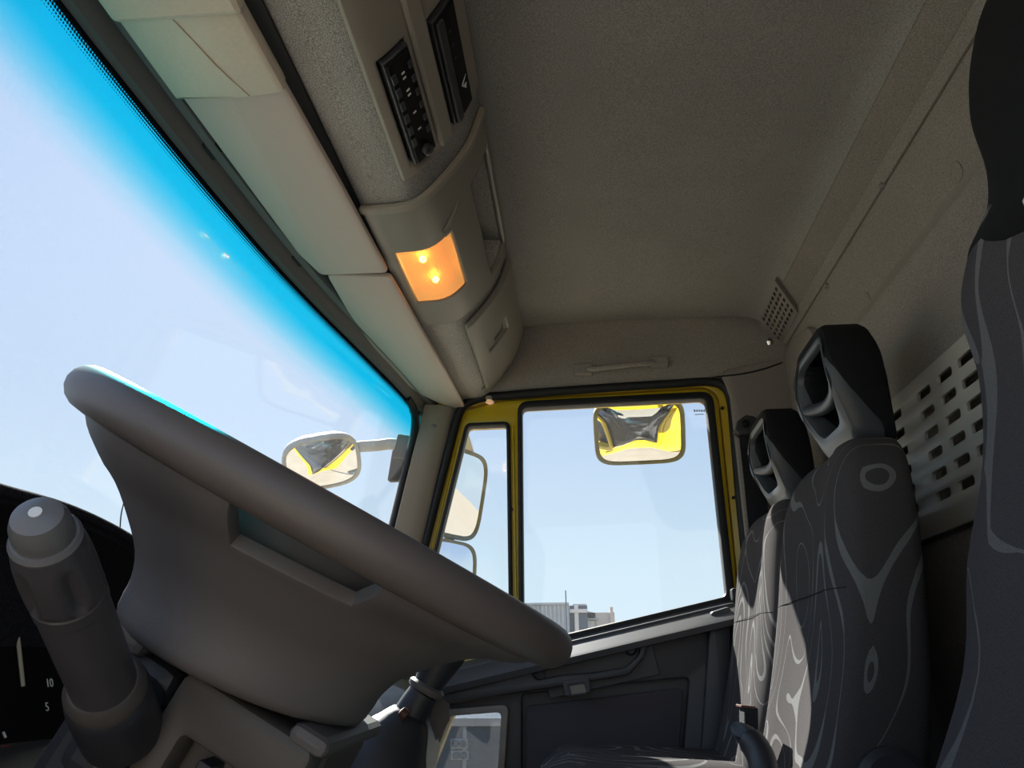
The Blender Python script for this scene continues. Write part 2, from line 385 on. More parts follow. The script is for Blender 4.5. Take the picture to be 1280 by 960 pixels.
# ---- passenger side wall: body side, header strip and B-pillar lining
wr = thing('wall_right', (2.1, 0, -.64), 'passenger side wall of the cab with felt header and door pillar', 'wall', kind='structure')
door_out = rpoly([(-.395, -.64), (-.395, .745), (.205, .728), (.325, .700), (.545, .02), (.56, -.64)], [.03, .055, .05, .03, .1, .03])
plate('body_side', [(-.75, -.66), (.60, -.66), (.560, .0), (.415, .74), (.40, .97), (-.75, .97)], [door_out], 'x', 2.105, 2.17, 'yellow', wr, bevel=.004)
plate('pillar_lining', rpoly([(-.418, -.62), (-.418, .70), (-.40, .775), (-.60, .812), (-.60, -.62)], [0, .05, .02, 0, 0]), [], 'x', 2.062, 2.104, 'wall', wr, bevel=.01)
hs = [(2.104, .748), (2.088, .748), (2.072, .760), (2.064, .795), (2.058, .845), (2.050, .885), (2.038, .915), (2.020, .930), (1.99, .938), (1.985, .95), (2.104, .95)]
loft('header_lining', [[(x, y, z+dz) for x, z in hs] for y, dz in ((.33, -.03), (.26, -.015), (.14, -.002), (.0, 0), (-.2, .004), (-.38, .008), (-.46, .022), (-.60, .045))], 'wall', wr)
tube('lining_seam', spline([on(a, b, 0, x) for a, b, x in ((886, 473, 2.066), (905, 470, 2.061), (930, 467, 2.060), (955, 461, 2.060), (978, 453, 2.060))], 4), .0022, 'rubber', wr, seg=6)
# black aperture seal
seal_px = [(523, 712), (543, 632), (557, 577), (570, 528), (580, 507), (604, 497), (640, 494), (700, 489), (770, 484), (850, 479), (884, 477), (903, 482), (913, 498), (918, 540), (925, 620), (934, 710), (938, 770), (938, 850), (940, 960)]
tube('aperture_seal', spline([on(a, b, 0, 2.088) for a, b in seal_px], 4), .0125, 'rubber', wr, seg=10)

# ---- windshield
def interp(x, T):
    for (a, b), (c, d) in zip(T, T[1:]):
        if x <= c:
            s = max(0, (x-a)/(c-a)); return b+(d-b)*s
    return T[-1][1]
YT = [(-.2, .44), (.06, .50), (.3, .520), (.616, .534), (.9, .529), (1.172, .517), (1.4, .496), (1.565, .476), (1.75, .454), (1.88, .441), (2.0, .432), (2.10, .420)]
def ytop(x): return (interp(x-.06, YT)+interp(x, YT)+interp(x+.06, YT))/3
def wsy(x, z): return ytop(x)+(.682-z)*.205
win = thing('window_1', (1.07, .62, -.02), 'windshield with a blue shade band along its top edge', 'windshield', kind='structure')
nx, nz_ = 48, 24
vs = []; fs = []; uvs = []
for i in range(nx+1):
    for j in range(nz_+1):
        x = -.11+2.20*i/nx; z = .735-.765*j/nz_
        vs.append((x, wsy(x, z), z)); uvs.append((x, .688-z))
for i in range(nx):
    for j in range(nz_):
        a = i*(nz_+1)+j; fs.append((a, a+1, a+nz_+2, a+nz_+1))
me = bpy.data.meshes.new('pane'); me.from_pydata(vs, [], fs)
ul = me.uv_layers.new(name='UVMap')
for lp in me.loops: ul.data[lp.index].uv = uvs[lp.vertex_index]
pane = link('pane', me, 'screen', win, smooth=180)
sm = pane.modifiers.new('solid', 'SOLIDIFY'); sm.thickness = .005; sm.offset = 1
# gasket along the passenger edge with rounded upper corner
gk = [(1.93, .682), (1.985, .676), (2.025, .655), (2.045, .62), (2.052, .56), (2.054, .40), (2.056, .2), (2.058, -.02)]
gp = spline([Vector((x, wsy(x, z)-.006, z)) for x, z in gk], 5)
tube('gasket', gp, .011, 'rubber', win, seg=8)

loft('roof_brow', [[(x, ytop(x)+a, b) for a, b in ((.012, .742), (.05, .80), (.06, .86), (.04, .93), (-.04, .985), (-.05, .95), (.0, .90), (.005, .76))] for x in [-.18+2.35*i/30 for i in range(31)]], 'yellow', rs)
# windshield header trim under which the visors hang
hd = thing('trim_2', (1.07, .45, .69), 'dark grey trim along the top of the windshield', 'trim', kind='structure')
rings = []
for i in range(41):
    x = -.11+2.20*i/40; y = ytop(x)
    rings.append([(x, a, b) for a, b in ((y+.006, .740), (y+.004, .684), (y-.004, .679), (y-.014, .682), (y-.021, .702), (y-.026, .706), (y-.030, .699), (y-.040, .702), (y-.052, .735), (.345, .740), (.337, .765), (.34, .80), (y+.02, .80))])
loft('header_strip', rings, 'header', hd, smooth=40)

# ---- A-pillar trim
ap = thing('trim_1', (2.08, .40, .0), 'grey plastic cover of the windshield pillar by the passenger door', 'pillar trim', kind='structure')
def apx(p, xx): q = on(p[0], p[1], 0, xx); return q
tl, tr_ = apx((524, 522), 2.052), apx((566, 520), 2.085); bl, br = apx((492, 655), 2.052), apx((536, 652), 2.085)
dl = (bl-tl)/(tl.z-bl.z); dr = (br-tr_)/(tr_.z-br.z)
rings = []
for z in [.70+.0]+[.68-.05*k for k in range(15)]:
    a = tl+dl*(tl.z-z); b = tr_+dr*(tr_.z-z)
    m1 = a.lerp(b, .12)+Vector((-.012, 0, 0)); m2 = a.lerp(b, .88)+Vector((-.014, 0, 0))
    rings.append([a, m1, a.lerp(b, .5)+Vector((-.017, 0, 0)), m2, b, b+Vector((.018, .0, 0)), a+Vector((.03, .02, 0))])
loft('pillar_cover', rings, 'beige', ap, smooth=50)
q = on(542, 532, 0, 2.05); lathe('screw_cap', [(.0065, -.008), (.0065, .0015), (.004, .003), (0, .003)], q+Vector((.003, 0, 0)), (-1, -.3, 0), 'wall', ap, seg=14)

# ================================================================== PASSENGER DOOR
dr_ = thing('door_1', (2.1, 0, -.64), 'yellow passenger door with dark inner trim and tall window', 'door', kind='structure')
def yz(px, py, x=2.10): q = on(px, py, 0, x); return (q.y, q.z)
main_glass = [yz(652.5, 511), yz(882, 499), yz(908, 746), yz(655, 806)]
quarter = [yz(586, 534), yz(633, 532), yz(636, 760), yz(522, 792)]
def grow(poly, d):
    c = Vector((sum(p[0] for p in poly)/len(poly), sum(p[1] for p in poly)/len(poly))); out = []
    n = len(poly)
    for i in range(n):
        p = Vector(poly[i]); a = (Vector(poly[i-1])-p).normalized(); b = (Vector(poly[(i+1) % n])-p).normalized()
        ang = a.angle(b); out.append(tuple(p-(a+b).normalized()*d/math.sin(ang/2)))
    return out
mg_hole = rpoly(grow(main_glass, .008), .026); qt_hole = rpoly(grow(quarter, .006), .016)
low_win = [yz(566, 893, 2.09), yz(630, 888, 2.09), yz(622, 1010, 2.09), yz(520, 1010, 2.09)]
lw_hole = rpoly(low_win, .012)
plate('door_frame', [(p[0]*.985-.003, p[1]-.006) for p in door_out], [mg_hole, qt_hole, lw_hole], 'x', 2.100, 2.160, 'yellow', dr_, bevel=.006)
ms = grow(main_glass, .020); ms[0] = (main_glass[0][0]+.012, ms[0][1]); ms[3] = (main_glass[3][0]+.012, ms[3][1])
plate('window_seal', rpoly(ms, .034), [rpoly(grow(main_glass, -.001), .018)], 'x', 2.088, 2.125, 'rubber', dr_, bevel=.004)
plate('quarter_seal', rpoly(grow(quarter, .0105), .020), [rpoly(grow(quarter, 0), .014)], 'x', 2.090, 2.125, 'rubber', dr_, bevel=.004)
plate('pane', rpoly(grow(main_glass, .0075), .026), [], 'x', 2.112, 2.116, 'glass', dr_)
plate('quarter_pane', rpoly(grow(quarter, .0055), .016), [], 'x', 2.112, 2.116, 'glass', dr_)
for k in range(5):
    p0 = on(868+3*k, 513, 0, 2.111); box('glass_print', (2.1108, p0.y-.0025, p0.z-.004), (2.1115, p0.y+.0015, p0.z+.002), 'bgrey', dr_, bevel=0)
p0 = on(874, 518, 0, 2.111); box('glass_print', (2.1108, p0.y-.012, p0.z-.001), (2.1115, p0.y+.012, p0.z+.001), 'bgrey', dr_, bevel=0)
# pressed fold and screws of the yellow frame
for px, py in ((642, 637), (903, 510), (917, 622)):
    q = on(px, py, 0, 2.099); lathe('frame_screw', [(.0045, -.004), (.0045, .002), (0, .002)], q, (-1, 0, 0), 'rubber', dr_, seg=10)
tube('frame_fold', [on(a, b, 0, 2.099) for a, b in ((572, 548), (553, 632), (538, 695))], .004, 'yellow', dr_, seg=6)
tube('frame_fold', [on(a, b, 0, 2.099) for a, b in ((641, 532), (643, 640), (645, 745))], .0035, 'yellow', dr_, seg=6)
# belt: outer strip, inner weatherstrip, lit ledge
def beltz(y): a = Vector(main_glass[2]); b = Vector(main_glass[3]); return a.y+(b.y-a.y)*(y-a.x)/(b.x-a.x)
def slab(name, y0, y1, dz0, dz1, x0, x1, mat, bevel=.003, n=1):
    vs = [(x, y, beltz(y)+dz) for x in (x0, x1) for y in (y0, y1) for dz in (dz0, dz1)]
    fs = [(0, 1, 3, 2), (4, 6, 7, 5), (0, 4, 5, 1), (2, 3, 7, 6), (0, 2, 6, 4), (1, 5, 7, 3)]
    return mesh(name, vs, fs, mat, dr_, bevel=bevel)
slab('outer_belt_strip', -.10, .147, -.012, .004, 2.122, 2.132, 'ivory')
slab('inner_weatherstrip', -.372, .147, -.022, -.001, 2.092, 2.112, 'rubber')
# trim panel
yr, yf = -.392, .53
top = lambda y, d=0: (y, beltz(y)-.018-d)
inset_hole = rpoly([yz(652, 868, 2.062), yz(862, 846, 2.062), yz(850, 1000, 2.062), yz(652, 1000, 2.062)], .012)
plate('trim_panel', rpoly([(yr+.01, -.62), (yr-.004, .10), top(yr), top(yf), (yf, -.62)], [.02, .02, .03, .02, .02]), [rpoly(grow(low_win, .004), .012), inset_hole], 'x', 2.060, 2.099, 'doortrim', dr_, bevel=.004)
lrings = []
for y, k in ((-.393, .35), (-.388, .75), (-.375, 1), (-.25, 1), (-.1, 1), (.1, 1), (.3, 1), (.52, 1)):
    z0 = beltz(y)-.012
    lrings.append([(2.097, y, z0+.006), (2.094, y, z0+.004), (2.094-.086*k, y, z0-.040*k), (2.090-.090*k, y, z0-.046*k), (2.092-.088*k, y, z0-.060), (2.097, y, z0-.062)])
loft('ledge', lrings, 'doortrim', dr_, smooth=30)
slab('vent_slot', -.02, .07, -.050, -.030, 2.050, 2.058, 'doortrim', bevel=0)
# pull pocket: frame with a deep opening and a grab bar
pk = [yz(806, 788, 2.035), yz(804, 822, 2.035), yz(786, 838, 2.035), yz(690, 852, 2.035), yz(640, 852, 2.035), yz(600, 880, 2.035), yz(560, 880, 2.035), yz(560, 850, 2.035), yz(640, 828, 2.035), yz(720, 812, 2.035)]
pull_out = [top(-.165, .03)]+[yz(a, b, 2.03) for a, b in ((805, 822), (786, 844), (700, 858), (640, 867), (565, 879), (470, 893))]+[top(.5, .03)]
pull_in = [yz(a, b, 2.03) for a, b in ((800, 803), (799, 818), (782, 834), (740, 841), (700, 844), (672, 850), (664, 842), (720, 824))]
plate('pull_surround', rpoly(pull_out, [.005, .03, .04, .02, .02, .02, .02, .005]), [rpoly(pull_in, [.01, .02, .02, .01, .01, .01, .01, .01])], 'x', 2.022, 2.064, 'doortrim', dr_, bevel=.006)
q0 = on(590, 385+455, 0, 2.05)
obox('pocket_back', (2.058, -.04, beltz(-.04)-.095), ((0, 1, -.2), (0, .2, 1), (1, 0, 0)), (.135, .045, .003), 'doortrim', dr_)
lathe('pocket_knob', [(.014, 0), (.014, .012), (.010, .018), (0, .018)], on(788, 812, 0, 2.054), (-1, 0, 0), 'dark', dr_, seg=16)
hl = thing('handle_stub', (0, 0, 0), None, None); bpy.data.objects.remove(hl)
rel = plate('release_lever', rpoly([yz(703, 851, 2.02), yz(737, 846, 2.02), yz(738, 866, 2.02), yz(706, 871, 2.02)], .006), [rpoly([yz(711, 857, 2.02), yz(730, 854, 2.02), yz(733, 865, 2.02), yz(714, 868, 2.02)], .003)], 'x', 2.012, 2.03, 'doortrim', dr_, bevel=.003)
plate('lever_pad', [yz(711, 857, 2.02), yz(730, 854, 2.02), yz(733, 865, 2.02), yz(714, 868, 2.02)], [], 'x', 2.019, 2.026, 'gpanel', dr_)
# lower cloth inset with shadow gap, vertical rib
plate('inset_pan', [(a, b) for a, b in inset_hole], [], 'x', 2.092, 2.0995, 'doortrim', dr_)
plate('cloth_inset', rpoly([yz(658, 883, 2.070), yz(854, 860, 2.070), yz(845, 997, 2.070), yz(657, 997, 2.070)], .012), [], 'x', 2.070, 2.0925, 'doorcloth', dr_, bevel=.003)
plate('door_rib', rpoly([yz(888, 765, 2.04), yz(913, 757, 2.04), yz(914, 990, 2.04), yz(873, 990, 2.04)], .01), [], 'x', 2.034, 2.062, 'doortrim', dr_, bevel=.006)
# lower window
plate('lower_frame', rpoly(grow(low_win, .014), .016), [rpoly(grow(low_win, -.002), .012)], 'x', 2.046, 2.100, 'beige', dr_, bevel=.003)  # beige here paints in the light caught by the top reveal
plate('lower_pane', rpoly(grow(low_win, .004), .012), [], 'x', 2.125, 2.129, 'dirty', dr_)
# corner button at the rear end of the belt
box('belt_end_cap', (2.05, -.385, .168), (2.095, -.368, .20), 'rubber', dr_, bevel=.005)

# ---- grab handle above the door
gh = thing('grab_handle', (2.06, -.13, .80), 'grey plastic grab handle above the passenger door', 'handle')
for a, b in (((717, 456), (741, 468)), ((812, 447), (836, 458))):
    p0 = on(*a, 0, 2.056); p1 = on(*b, 0, 2.056)
    box('mount', (2.046, min(p0.y, p1.y), min(p0.z, p1.z)), (2.072, max(p0.y, p1.y), max(p0.z, p1.z)), 'wall', gh, bevel=.004)
hp = [on(a, b, 0, x) for a, b, x in ((735, 462, 2.052), (747, 461, 2.040), (760, 459, 2.034), (778, 457, 2.032), (795, 455, 2.034), (808, 454, 2.040), (818, 453, 2.052))]
tube('grip', spline(hp, 4), .0095, 'wall', gh, seg=10, flat=.75)

# ================================================================== OVERHEAD SHELF
PROF = spline([Vector((y, z, 0)) for y, z in ((.338, .735), (.332, .7235), (.30, .7235), (.25, .7295), (.212, .765), (.166, .832), (.143, .905), (.138, .925))], 10)
_len = [0]
for a, b in zip(PROF, PROF[1:]): _len.append(_len[-1]+(b-a).length)
T0 = _len[10]
def prof_at(t, h=0):
    t += T0; t = max(0, min(_len[-1]-1e-6, t))
    for i in range(len(_len)-1):
        if t <= _len[i+1]:
            s = (t-_len[i])/(_len[i+1]-_len[i]); p = PROF[i].lerp(PROF[i+1], s); d = (PROF[i+1]-PROF[i]).normalized(); break
    nrm = Vector((d.y*-1, d.x, 0))          # outward: down and rearward
    if nrm.y > 0 and nrm.x > 0: nrm = -nrm
    return p+nrm*h
def P3(x, t, h=0): p = prof_at(t, h); return Vector((x, p.x, p.y))
sh = thing('overhead_shelf', (1.07, .24, .72), 'carpeted overhead shelf running across the cab above the visors', 'shelf')
body = [(p.x, p.y) for p in PROF]+[(.138, .945), (.345, .945), (.345, .745)]
NOTCH = [(1.185, 1.525, .200, .278, .055), (1.245, 1.445, .022, .128, .022), (.785, 1.015, .094, .242, .06)]
def shelf_ring(x, act):
    out = []
    for p, L_ in zip(PROF, _len):
        t = L_-T0; dep = 0
        for a, b, c, d, e in act:
            if c < t < d: dep = max(dep, e)
        q = prof_at(t, -dep); out.append(Vector((x, q.x, q.y)))
    return out+[Vector((x, .138, .96)), Vector((x, .345, .96)), Vector((x, .345, .745))]
brk = sorted({-.11, 2.082} | {a for n_ in NOTCH for a in n_[:2]}); rings = []
for a, b in zip(brk, brk[1:]):
    act = [n_ for n_ in NOTCH if n_[0] <= (a+b)/2 <= n_[1]]
    rings += [shelf_ring(a+2e-5, act), shelf_ring(b-2e-5, act)]
loft('shelf_body', rings, 'carpet', sh, smooth=30)
def panel(name, x0, x1, t0, t1, h0, h1, mat, parent, holes=(), bevel=.004, dx=.02, dt=.012, xfun=None):
    """curved panel on the shelf face between x0..x1 and t0..t1, standing from h0 to h1, with rectangular openings (x0,x1,t0,t1)"""
    xs = {x0, x1}; ts = {t0, t1}
    for a, b, c, d in holes: xs |= {a, b}; ts |= {c, d}
    def dens(S, st):
        S = sorted(S); out = []
        for a, b in zip(S, S[1:]):
            n = max(1, int(round((b-a)/st)))
            out += [a+(b-a)*i/n for i in range(n)]
        return out+[S[-1]]
    xs = dens(xs, dx); ts = dens(ts, dt)
    def hole(i, j):
        x = (xs[i]+xs[i+1])/2; t = (ts[j]+ts[j+1])/2
        return any(a < x < b and c < t < d for a, b, c, d in holes)
    bm = bmesh.new(); V = {}
    def v(i, j, top):
        k = (i, j, top)
        if k not in V:
            x = xs[i]
            if xfun: x = xfun(x, ts[j])
            V[k] = bm.verts.new(P3(x, ts[j], h1 if top else h0))
        return V[k]
    I, J = len(xs)-1, len(ts)-1
    solid = lambda i, j: 0 <= i < I and 0 <= j < J and not hole(i, j)
    for i in range(I):
        for j in range(J):
            if not solid(i, j): continue
            bm.faces.new([v(i, j, 1), v(i+1, j, 1), v(i+1, j+1, 1), v(i, j+1, 1)])
            bm.faces.new([v(i, j, 0), v(i, j+1, 0), v(i+1, j+1, 0), v(i+1, j, 0)])
            for (di, dj, a, b) in ((-1, 0, (i, j), (i, j+1)), (1, 0, (i+1, j), (i+1, j+1)), (0, -1, (i, j), (i+1, j)), (0, 1, (i, j+1), (i+1, j+1))):
                if not solid(i+di, j+dj):
                    bm.faces.new([v(*a, 0), v(*b, 0), v(*b, 1), v(*a, 1)])
    bmesh.ops.recalc_face_normals(bm, faces=bm.faces)
    me = bpy.data.meshes.new(name); bm.to_mesh(me); bm.free()
    return link(name, me, mat, parent, smooth=35, bevel=bevel)

# ---- lamp panel
def skew(x, t): return x+.03*(t/.29)*0
lp = panel('lamp_panel', 1.10, 1.56, .0, .288, -.002, .010, 'gpanel', sh, holes=((1.185, 1.525, .200, .278), (1.245, 1.445, .022, .128)))
panel('pocket_liner', 1.187, 1.523, .203, .276, -.054, -.050, 'gpanel', lp, bevel=0)
panel('rim', 1.095, 1.112, -.001, .292, .002, .013, 'beige', lp, bevel=.003)
# pressed scoop beside the lamp
sc_ = [P3(1.228, .112, .008), P3(1.225, .122, .011), P3(1.210, .138, .012), P3(1.19, .160, .010), P3(1.17, .184, .007)]
tube('scoop_ridge', spline(sc_, 4), [.013*(1-.9*i/16) for i in range(17)], 'gpanel', lp, seg=10, flat=.6)
panel('reflector', 1.247, 1.443, .024, .126, -.0205, -.016, 'lampback', lp, bevel=0)
panel('lens', 1.249, 1.441, .025, .125, .004, .0095, 'lens', lp, bevel=.002)
for x, t in ((1.300, .062), (1.385, .072)):
    lathe('bulb', [(0, -.007), (.005, -.005), (.007, 0), (.005, .005), (0, .007)], P3(x, t, -.006), (1, 0, 0), 'bulb', lp, seg=14)

# ---- storage lid
ld = panel('storage_lid', 1.605, 2.005, .095, .285, .001, .016, 'gpanel', sh, holes=((1.755, 1.815, .135, .205),), bevel=.006)
panel('lid_latch', 1.752, 1.818, .132, .208, .003, .0105, 'gpanel', ld, holes=((1.762, 1.808, .160, .198),), bevel=.001)
panel('latch_recess', 1.760, 1.810,   .158, .200, .002, .005, 'gpanel', ld, bevel=0)
# side cheek of the shelf beyond the lid
panel('end_cheek', 2.012, 2.044, .085, .285, -.002, .010, 'gpanel', sh, bevel=.004)

# ---- radio console
rc = panel('radio_console', .50, 1.035, .078, .288, -.002, .012, 'beige', sh, holes=((.79, 1.006, .096, .144), (.80, 1.010, .184, .240)))
panel('divider', .50, 1.02, .150, .180, .010, .020, 'beige', rc, bevel=.006)
def radio(name, x0, x1, t0, t1, label, extra):
    r = thing(name, P3((x0+x1)/2, t0, .02), label, 'radio', 'radio units in the overhead console')
    panel('radio_body', x0, x1, t0, t1, -.040, .018, 'dark', r, bevel=.002)
    panel('radio_face', x0+.004, x1-.004, t0+.003, t1-.003, .018, .021, 'black', r, bevel=.001)
    extra(r)
def ex1(r):
    for k in range(6):
        x = .815+.026*k
        panel('button', x, x+.016, .102, .109, .020, .023, 'dark', r, bevel=.001)
        panel('button', x, x+.012, .130, .137, .020, .023, 'dark', r, bevel=.001)
    for x in (.823, .832, .855, .864, .90, .935): panel('mark', x, x+.003, .117, .122, .020, .0216, 'white', r, bevel=0)
    lathe('volume_knob', [(.009, 0), (.009, .008), (.006, .010), (0, .010)], P3(.983, .120, .021), P3(.983, .12, 1)-P3(.983, .12, 0), 'dark', r, seg=16)
def ex2(r):
    panel('lower_strip', .806, 1.002, .189, .202, .020, .026, 'dark', r, bevel=.002)
    n_ = (P3(.95, .220, 1)-P3(.95, .220, 0)).normalized(); tt = (P3(.95, .225)-P3(.95, .215)).normalized(); c = P3(.952, .220, .0215)
    vs = [c+tt*a+Vector((1, 0, 0))*b for a, b in ((.008, -.012), (-.006, .0), (.006, .002), (.003, .012), (-.004, .002), (-.008, -.004))]
    vs = [v for v in vs]+[v+n_*.0008 for v in vs]
    mesh('arrow_mark', vs, [(5, 4, 3, 2, 1, 0), (6, 7, 8, 9, 10, 11)]+[(i, (i+1) % 6, (i+1) % 6+6, i+6) for i in range(6)], 'white', r)
    for x in (.84, .865, .89): panel('mark', x, x+.004, .212, .2155, .020, .0216, 'dark', r, bevel=0)
radio('radio_unit', .793, 1.004, .099, .141, 'black radio unit with rows of buttons, in the lower slot by the carpet', ex1)
radio('radio_unit', .803, 1.008, .187, .237, 'black radio unit with a white arrow mark, in the upper slot by the ceiling', ex2)

# ---- small courtesy lamp at the shelf end
cl = thing('courtesy_lamp', (2.03, .2, .72), 'small clear courtesy lamp under the shelf end above the door', 'lamp')
p = on(612, 502, 2, .7205)
loft('lamp_base', [[p+Vector((a*.026*s, b*.016*s, c+.003)) for a, b in [(math.cos(t*.5236), math.sin(t*.5236)) for t in range(12)]] for s, c in ((1, .006), (1, .0), (.9, -.003))], 'beige', cl)
loft('lamp_glass', [[p+Vector((a*.021*s, b*.012*s, c+.003)) for a, b in [(math.cos(t*.5236), math.sin(t*.5236)) for t in range(12)]] for s, c in ((1, -.002), (.95, -.005), (.6, -.007))], emit('courtesy_lens', (1, .62, .35), .25), cl)

# ================================================================== SUN VISORS
ZV = .700
def vp(px, py): q = on(px, py, 2, ZV); return (q.x, q.y)
v1 = thing('sun_visor', (.8, .42, ZV), 'long beige sun visor with a pale vinyl sleeve strapped round it', 'visor')
plate('visor_panel', rpoly([(.22, .49), (.45, .492), vp(150, 15), vp(225, 120), vp(372, 318), vp(401, 345), vp(486, 342), vp(428, 235), vp(295, 0), (.45, .358), (.22, .36)], [.03, 0, 0, 0, 0, .014, .012, 0, 0, 0, .03]), [], 'z', ZV, ZV+.013, 'visor', v1, bevel=.005)
sl = plate('sleeve', rpoly([(.655, .4955), (.797, .4930), (.803, .41), (.797, .3475), (.655, .352)], [.004, .004, 0, .012, .012]), [], 'z', ZV-.006, ZV+.018, 'sleeve', v1, bevel=.006)
tube('seam', spline([Vector((.668, .432, ZV-.006)), Vector((.70, .424, ZV-.0065)), Vector((.75, .412, ZV-.0065)), Vector((.797, .396, ZV-.006))], 5), .0012, 'sleeve', sl, seg=6)
box('upper_band', (.50, .347, ZV-.012), (.664, .499, ZV+.019), 'sleeve', v1, bevel=.008)
v2 = thing('sun_visor', (1.7, .38, ZV), 'plain beige sun visor ending at the passenger pillar', 'visor')
plate('visor_panel', rpoly([vp(408, 345), vp(440, 400), vp(470, 440), vp(500, 476), vp(522, 492), vp(545, 503), vp(566, 511), vp(583, 513), vp(560, 470), vp(489, 347)], [.012, 0, 0, .0, 0, 0, .0, .012, 0, .012]), [], 'z', ZV, ZV+.012, 'visor', v2, bevel=.005)
for px, py, vv in ((270, 188, v1), (377, 325, v1), (498, 472, v2)):
    q = on(px, py, 2, ZV+.006)
    box('hinge_clip', (q.x-.02, q.y-.008, ZV+.002), (q.x+.02, q.y+.016, ZV+.03), 'rubber', vv, bevel=.004)

# ================================================================== REAR WALL FITTINGS
# vent grille on the sloped cove
cA = Vector((0, -.512, .890)); cB = Vector((0, -.562, .866))
cd = (cB-cA).normalized(); cn = Vector((0, -cd.z, cd.y)); cn = -cn if cn.y < 0 else cn
def oncove(px, py, h=.0):
    d = ray(px, py); p0 = cA+cn*h; return d*(p0.dot(cn)/d.dot(cn))
vg = thing('vent_grille', oncove(975, 392), 'square beige vent grille with small holes high in the corner', 'vent')
g4 = [oncove(*p) for p in ((970, 346), (999, 387), (976, 431), (950, 397))]
gc = sum(g4, Vector())/4
gu = ((g4[2]-g4[1])+(g4[3]-g4[0])).normalized(); gv = ((g4[1]-g4[0])+(g4[2]-g4[3])).normalized(); gn = gu.cross(gv).normalized()
if gn.dot(cn) < 0: gn = -gn
GU = ((g4[2]-g4[1]).length+(g4[3]-g4[0]).length)/4; GV = ((g4[1]-g4[0]).length+(g4[2]-g4[3]).length)/4
def gmap(u, v, ww): return gc+gu*u+gv*v+gn*ww
hs_ = []
for i in range(8):
    for j in range(5):
        u = (-.80+1.5*i/7)*GU; v = (-.72+1.34*j/4)*GV; a = GU*.062; b = GV*.088
        hs_.append([(u-a, v-b), (u+a, v-b), (u+a, v+b), (u-a, v+b)])
plate('grille_plate', rpoly([(-GU, -GV), (GU, -GV), (GU, GV), (-GU, GV)], .004), hs_, 'z', -.001, .010, 'wall', vg, fn=gmap)
hk = thing('coat_hook', oncove(961, 428), 'small chrome ball-ended coat hook under the vent grille', 'hook')
p = oncove(956, 416); p2 = oncove(962, 428, .022)
tube('hook_stem', [p, p.lerp(p2, .5)+cn*.003, p2], [.008, .006, .006], 'wall', hk, seg=10)
lathe('hook_ball', [(0, -.013), (.009, -.010), (.013, 0), (.009, .010), (0, .013)], p2, (0, 0, 1), 'chrome', hk, seg=16)

# perforated sheet behind the seats
hs_ = []
for cx_ in (1.169, 1.2445, 1.327, 1.456, 1.539):
    for k in range(6):
        z = .444-.0348*k
        hs_.append(rpoly([(cx_-.027, z-.0075), (cx_+.027, z-.0075), (cx_+.027, z+.0075), (cx_-.027, z+.0075)], .0065, 3))
pf = thing('perforated_panel', (1.35, -.6, .2), 'pale grey slotted sheet panel on the rear wall behind the seats', 'panel')
plate('slotted_sheet', rpoly([(1.02, .478), (1.66, .478), (1.66, .24), (1.60, .215), (1.02, .215)], [.02, .02, .05, .05, .02]), hs_, 'y', -.594, -.588, 'perf', pf, bevel=.0008)

# ================================================================== SEATS
def ring(cx_, z, yf_, yb, hw, n=40, scoop=.012, tilt=0):
    out = []
    cy = (yf_+yb)/2; hd_ = (yf_-yb)/2
    for k in range(n):
        a = 2*math.pi*k/n; c, s = math.cos(a), math.sin(a)
        e = .42
        x = hw*math.copysign(abs(c)**e, c); y = hd_*math.copysign(abs(s)**e, s)
        if s > 0: y -= scoop*max(0, 1-(x/(hw*.62))**2)
        out.append(Vector((cx_+x, cy+y, z)))
    return out
def seat_loft(name, cx_, lev, mat, parent, scoop=.014):
    P = []
    sp = spline([Vector((z, a, b)) for z, a, b, h in lev], 5); hp = spline([Vector((h, 0, 0)) for *_, h in lev], 5)
    rings = [ring(cx_, v.x, v.y, v.z, max(h.x, .01), scoop=scoop*min(1, h.x/.2)) for v, h in zip(sp, hp)]
    o = loft(name, rings, mat, parent, smooth=70)
    return o
BACK = [(-.20, -.255, -.42, .195), (-.13, -.285, -.44, .212), (-.02, -.318, -.462, .220), (.10, -.345, -.475, .220), (.20, -.362, -.485, .214), (.27, -.376, -.490, .200), (.312, -.392, -.492, .178), (.336, -.410, -.488, .145), (.346, -.43, -.47, .08)]
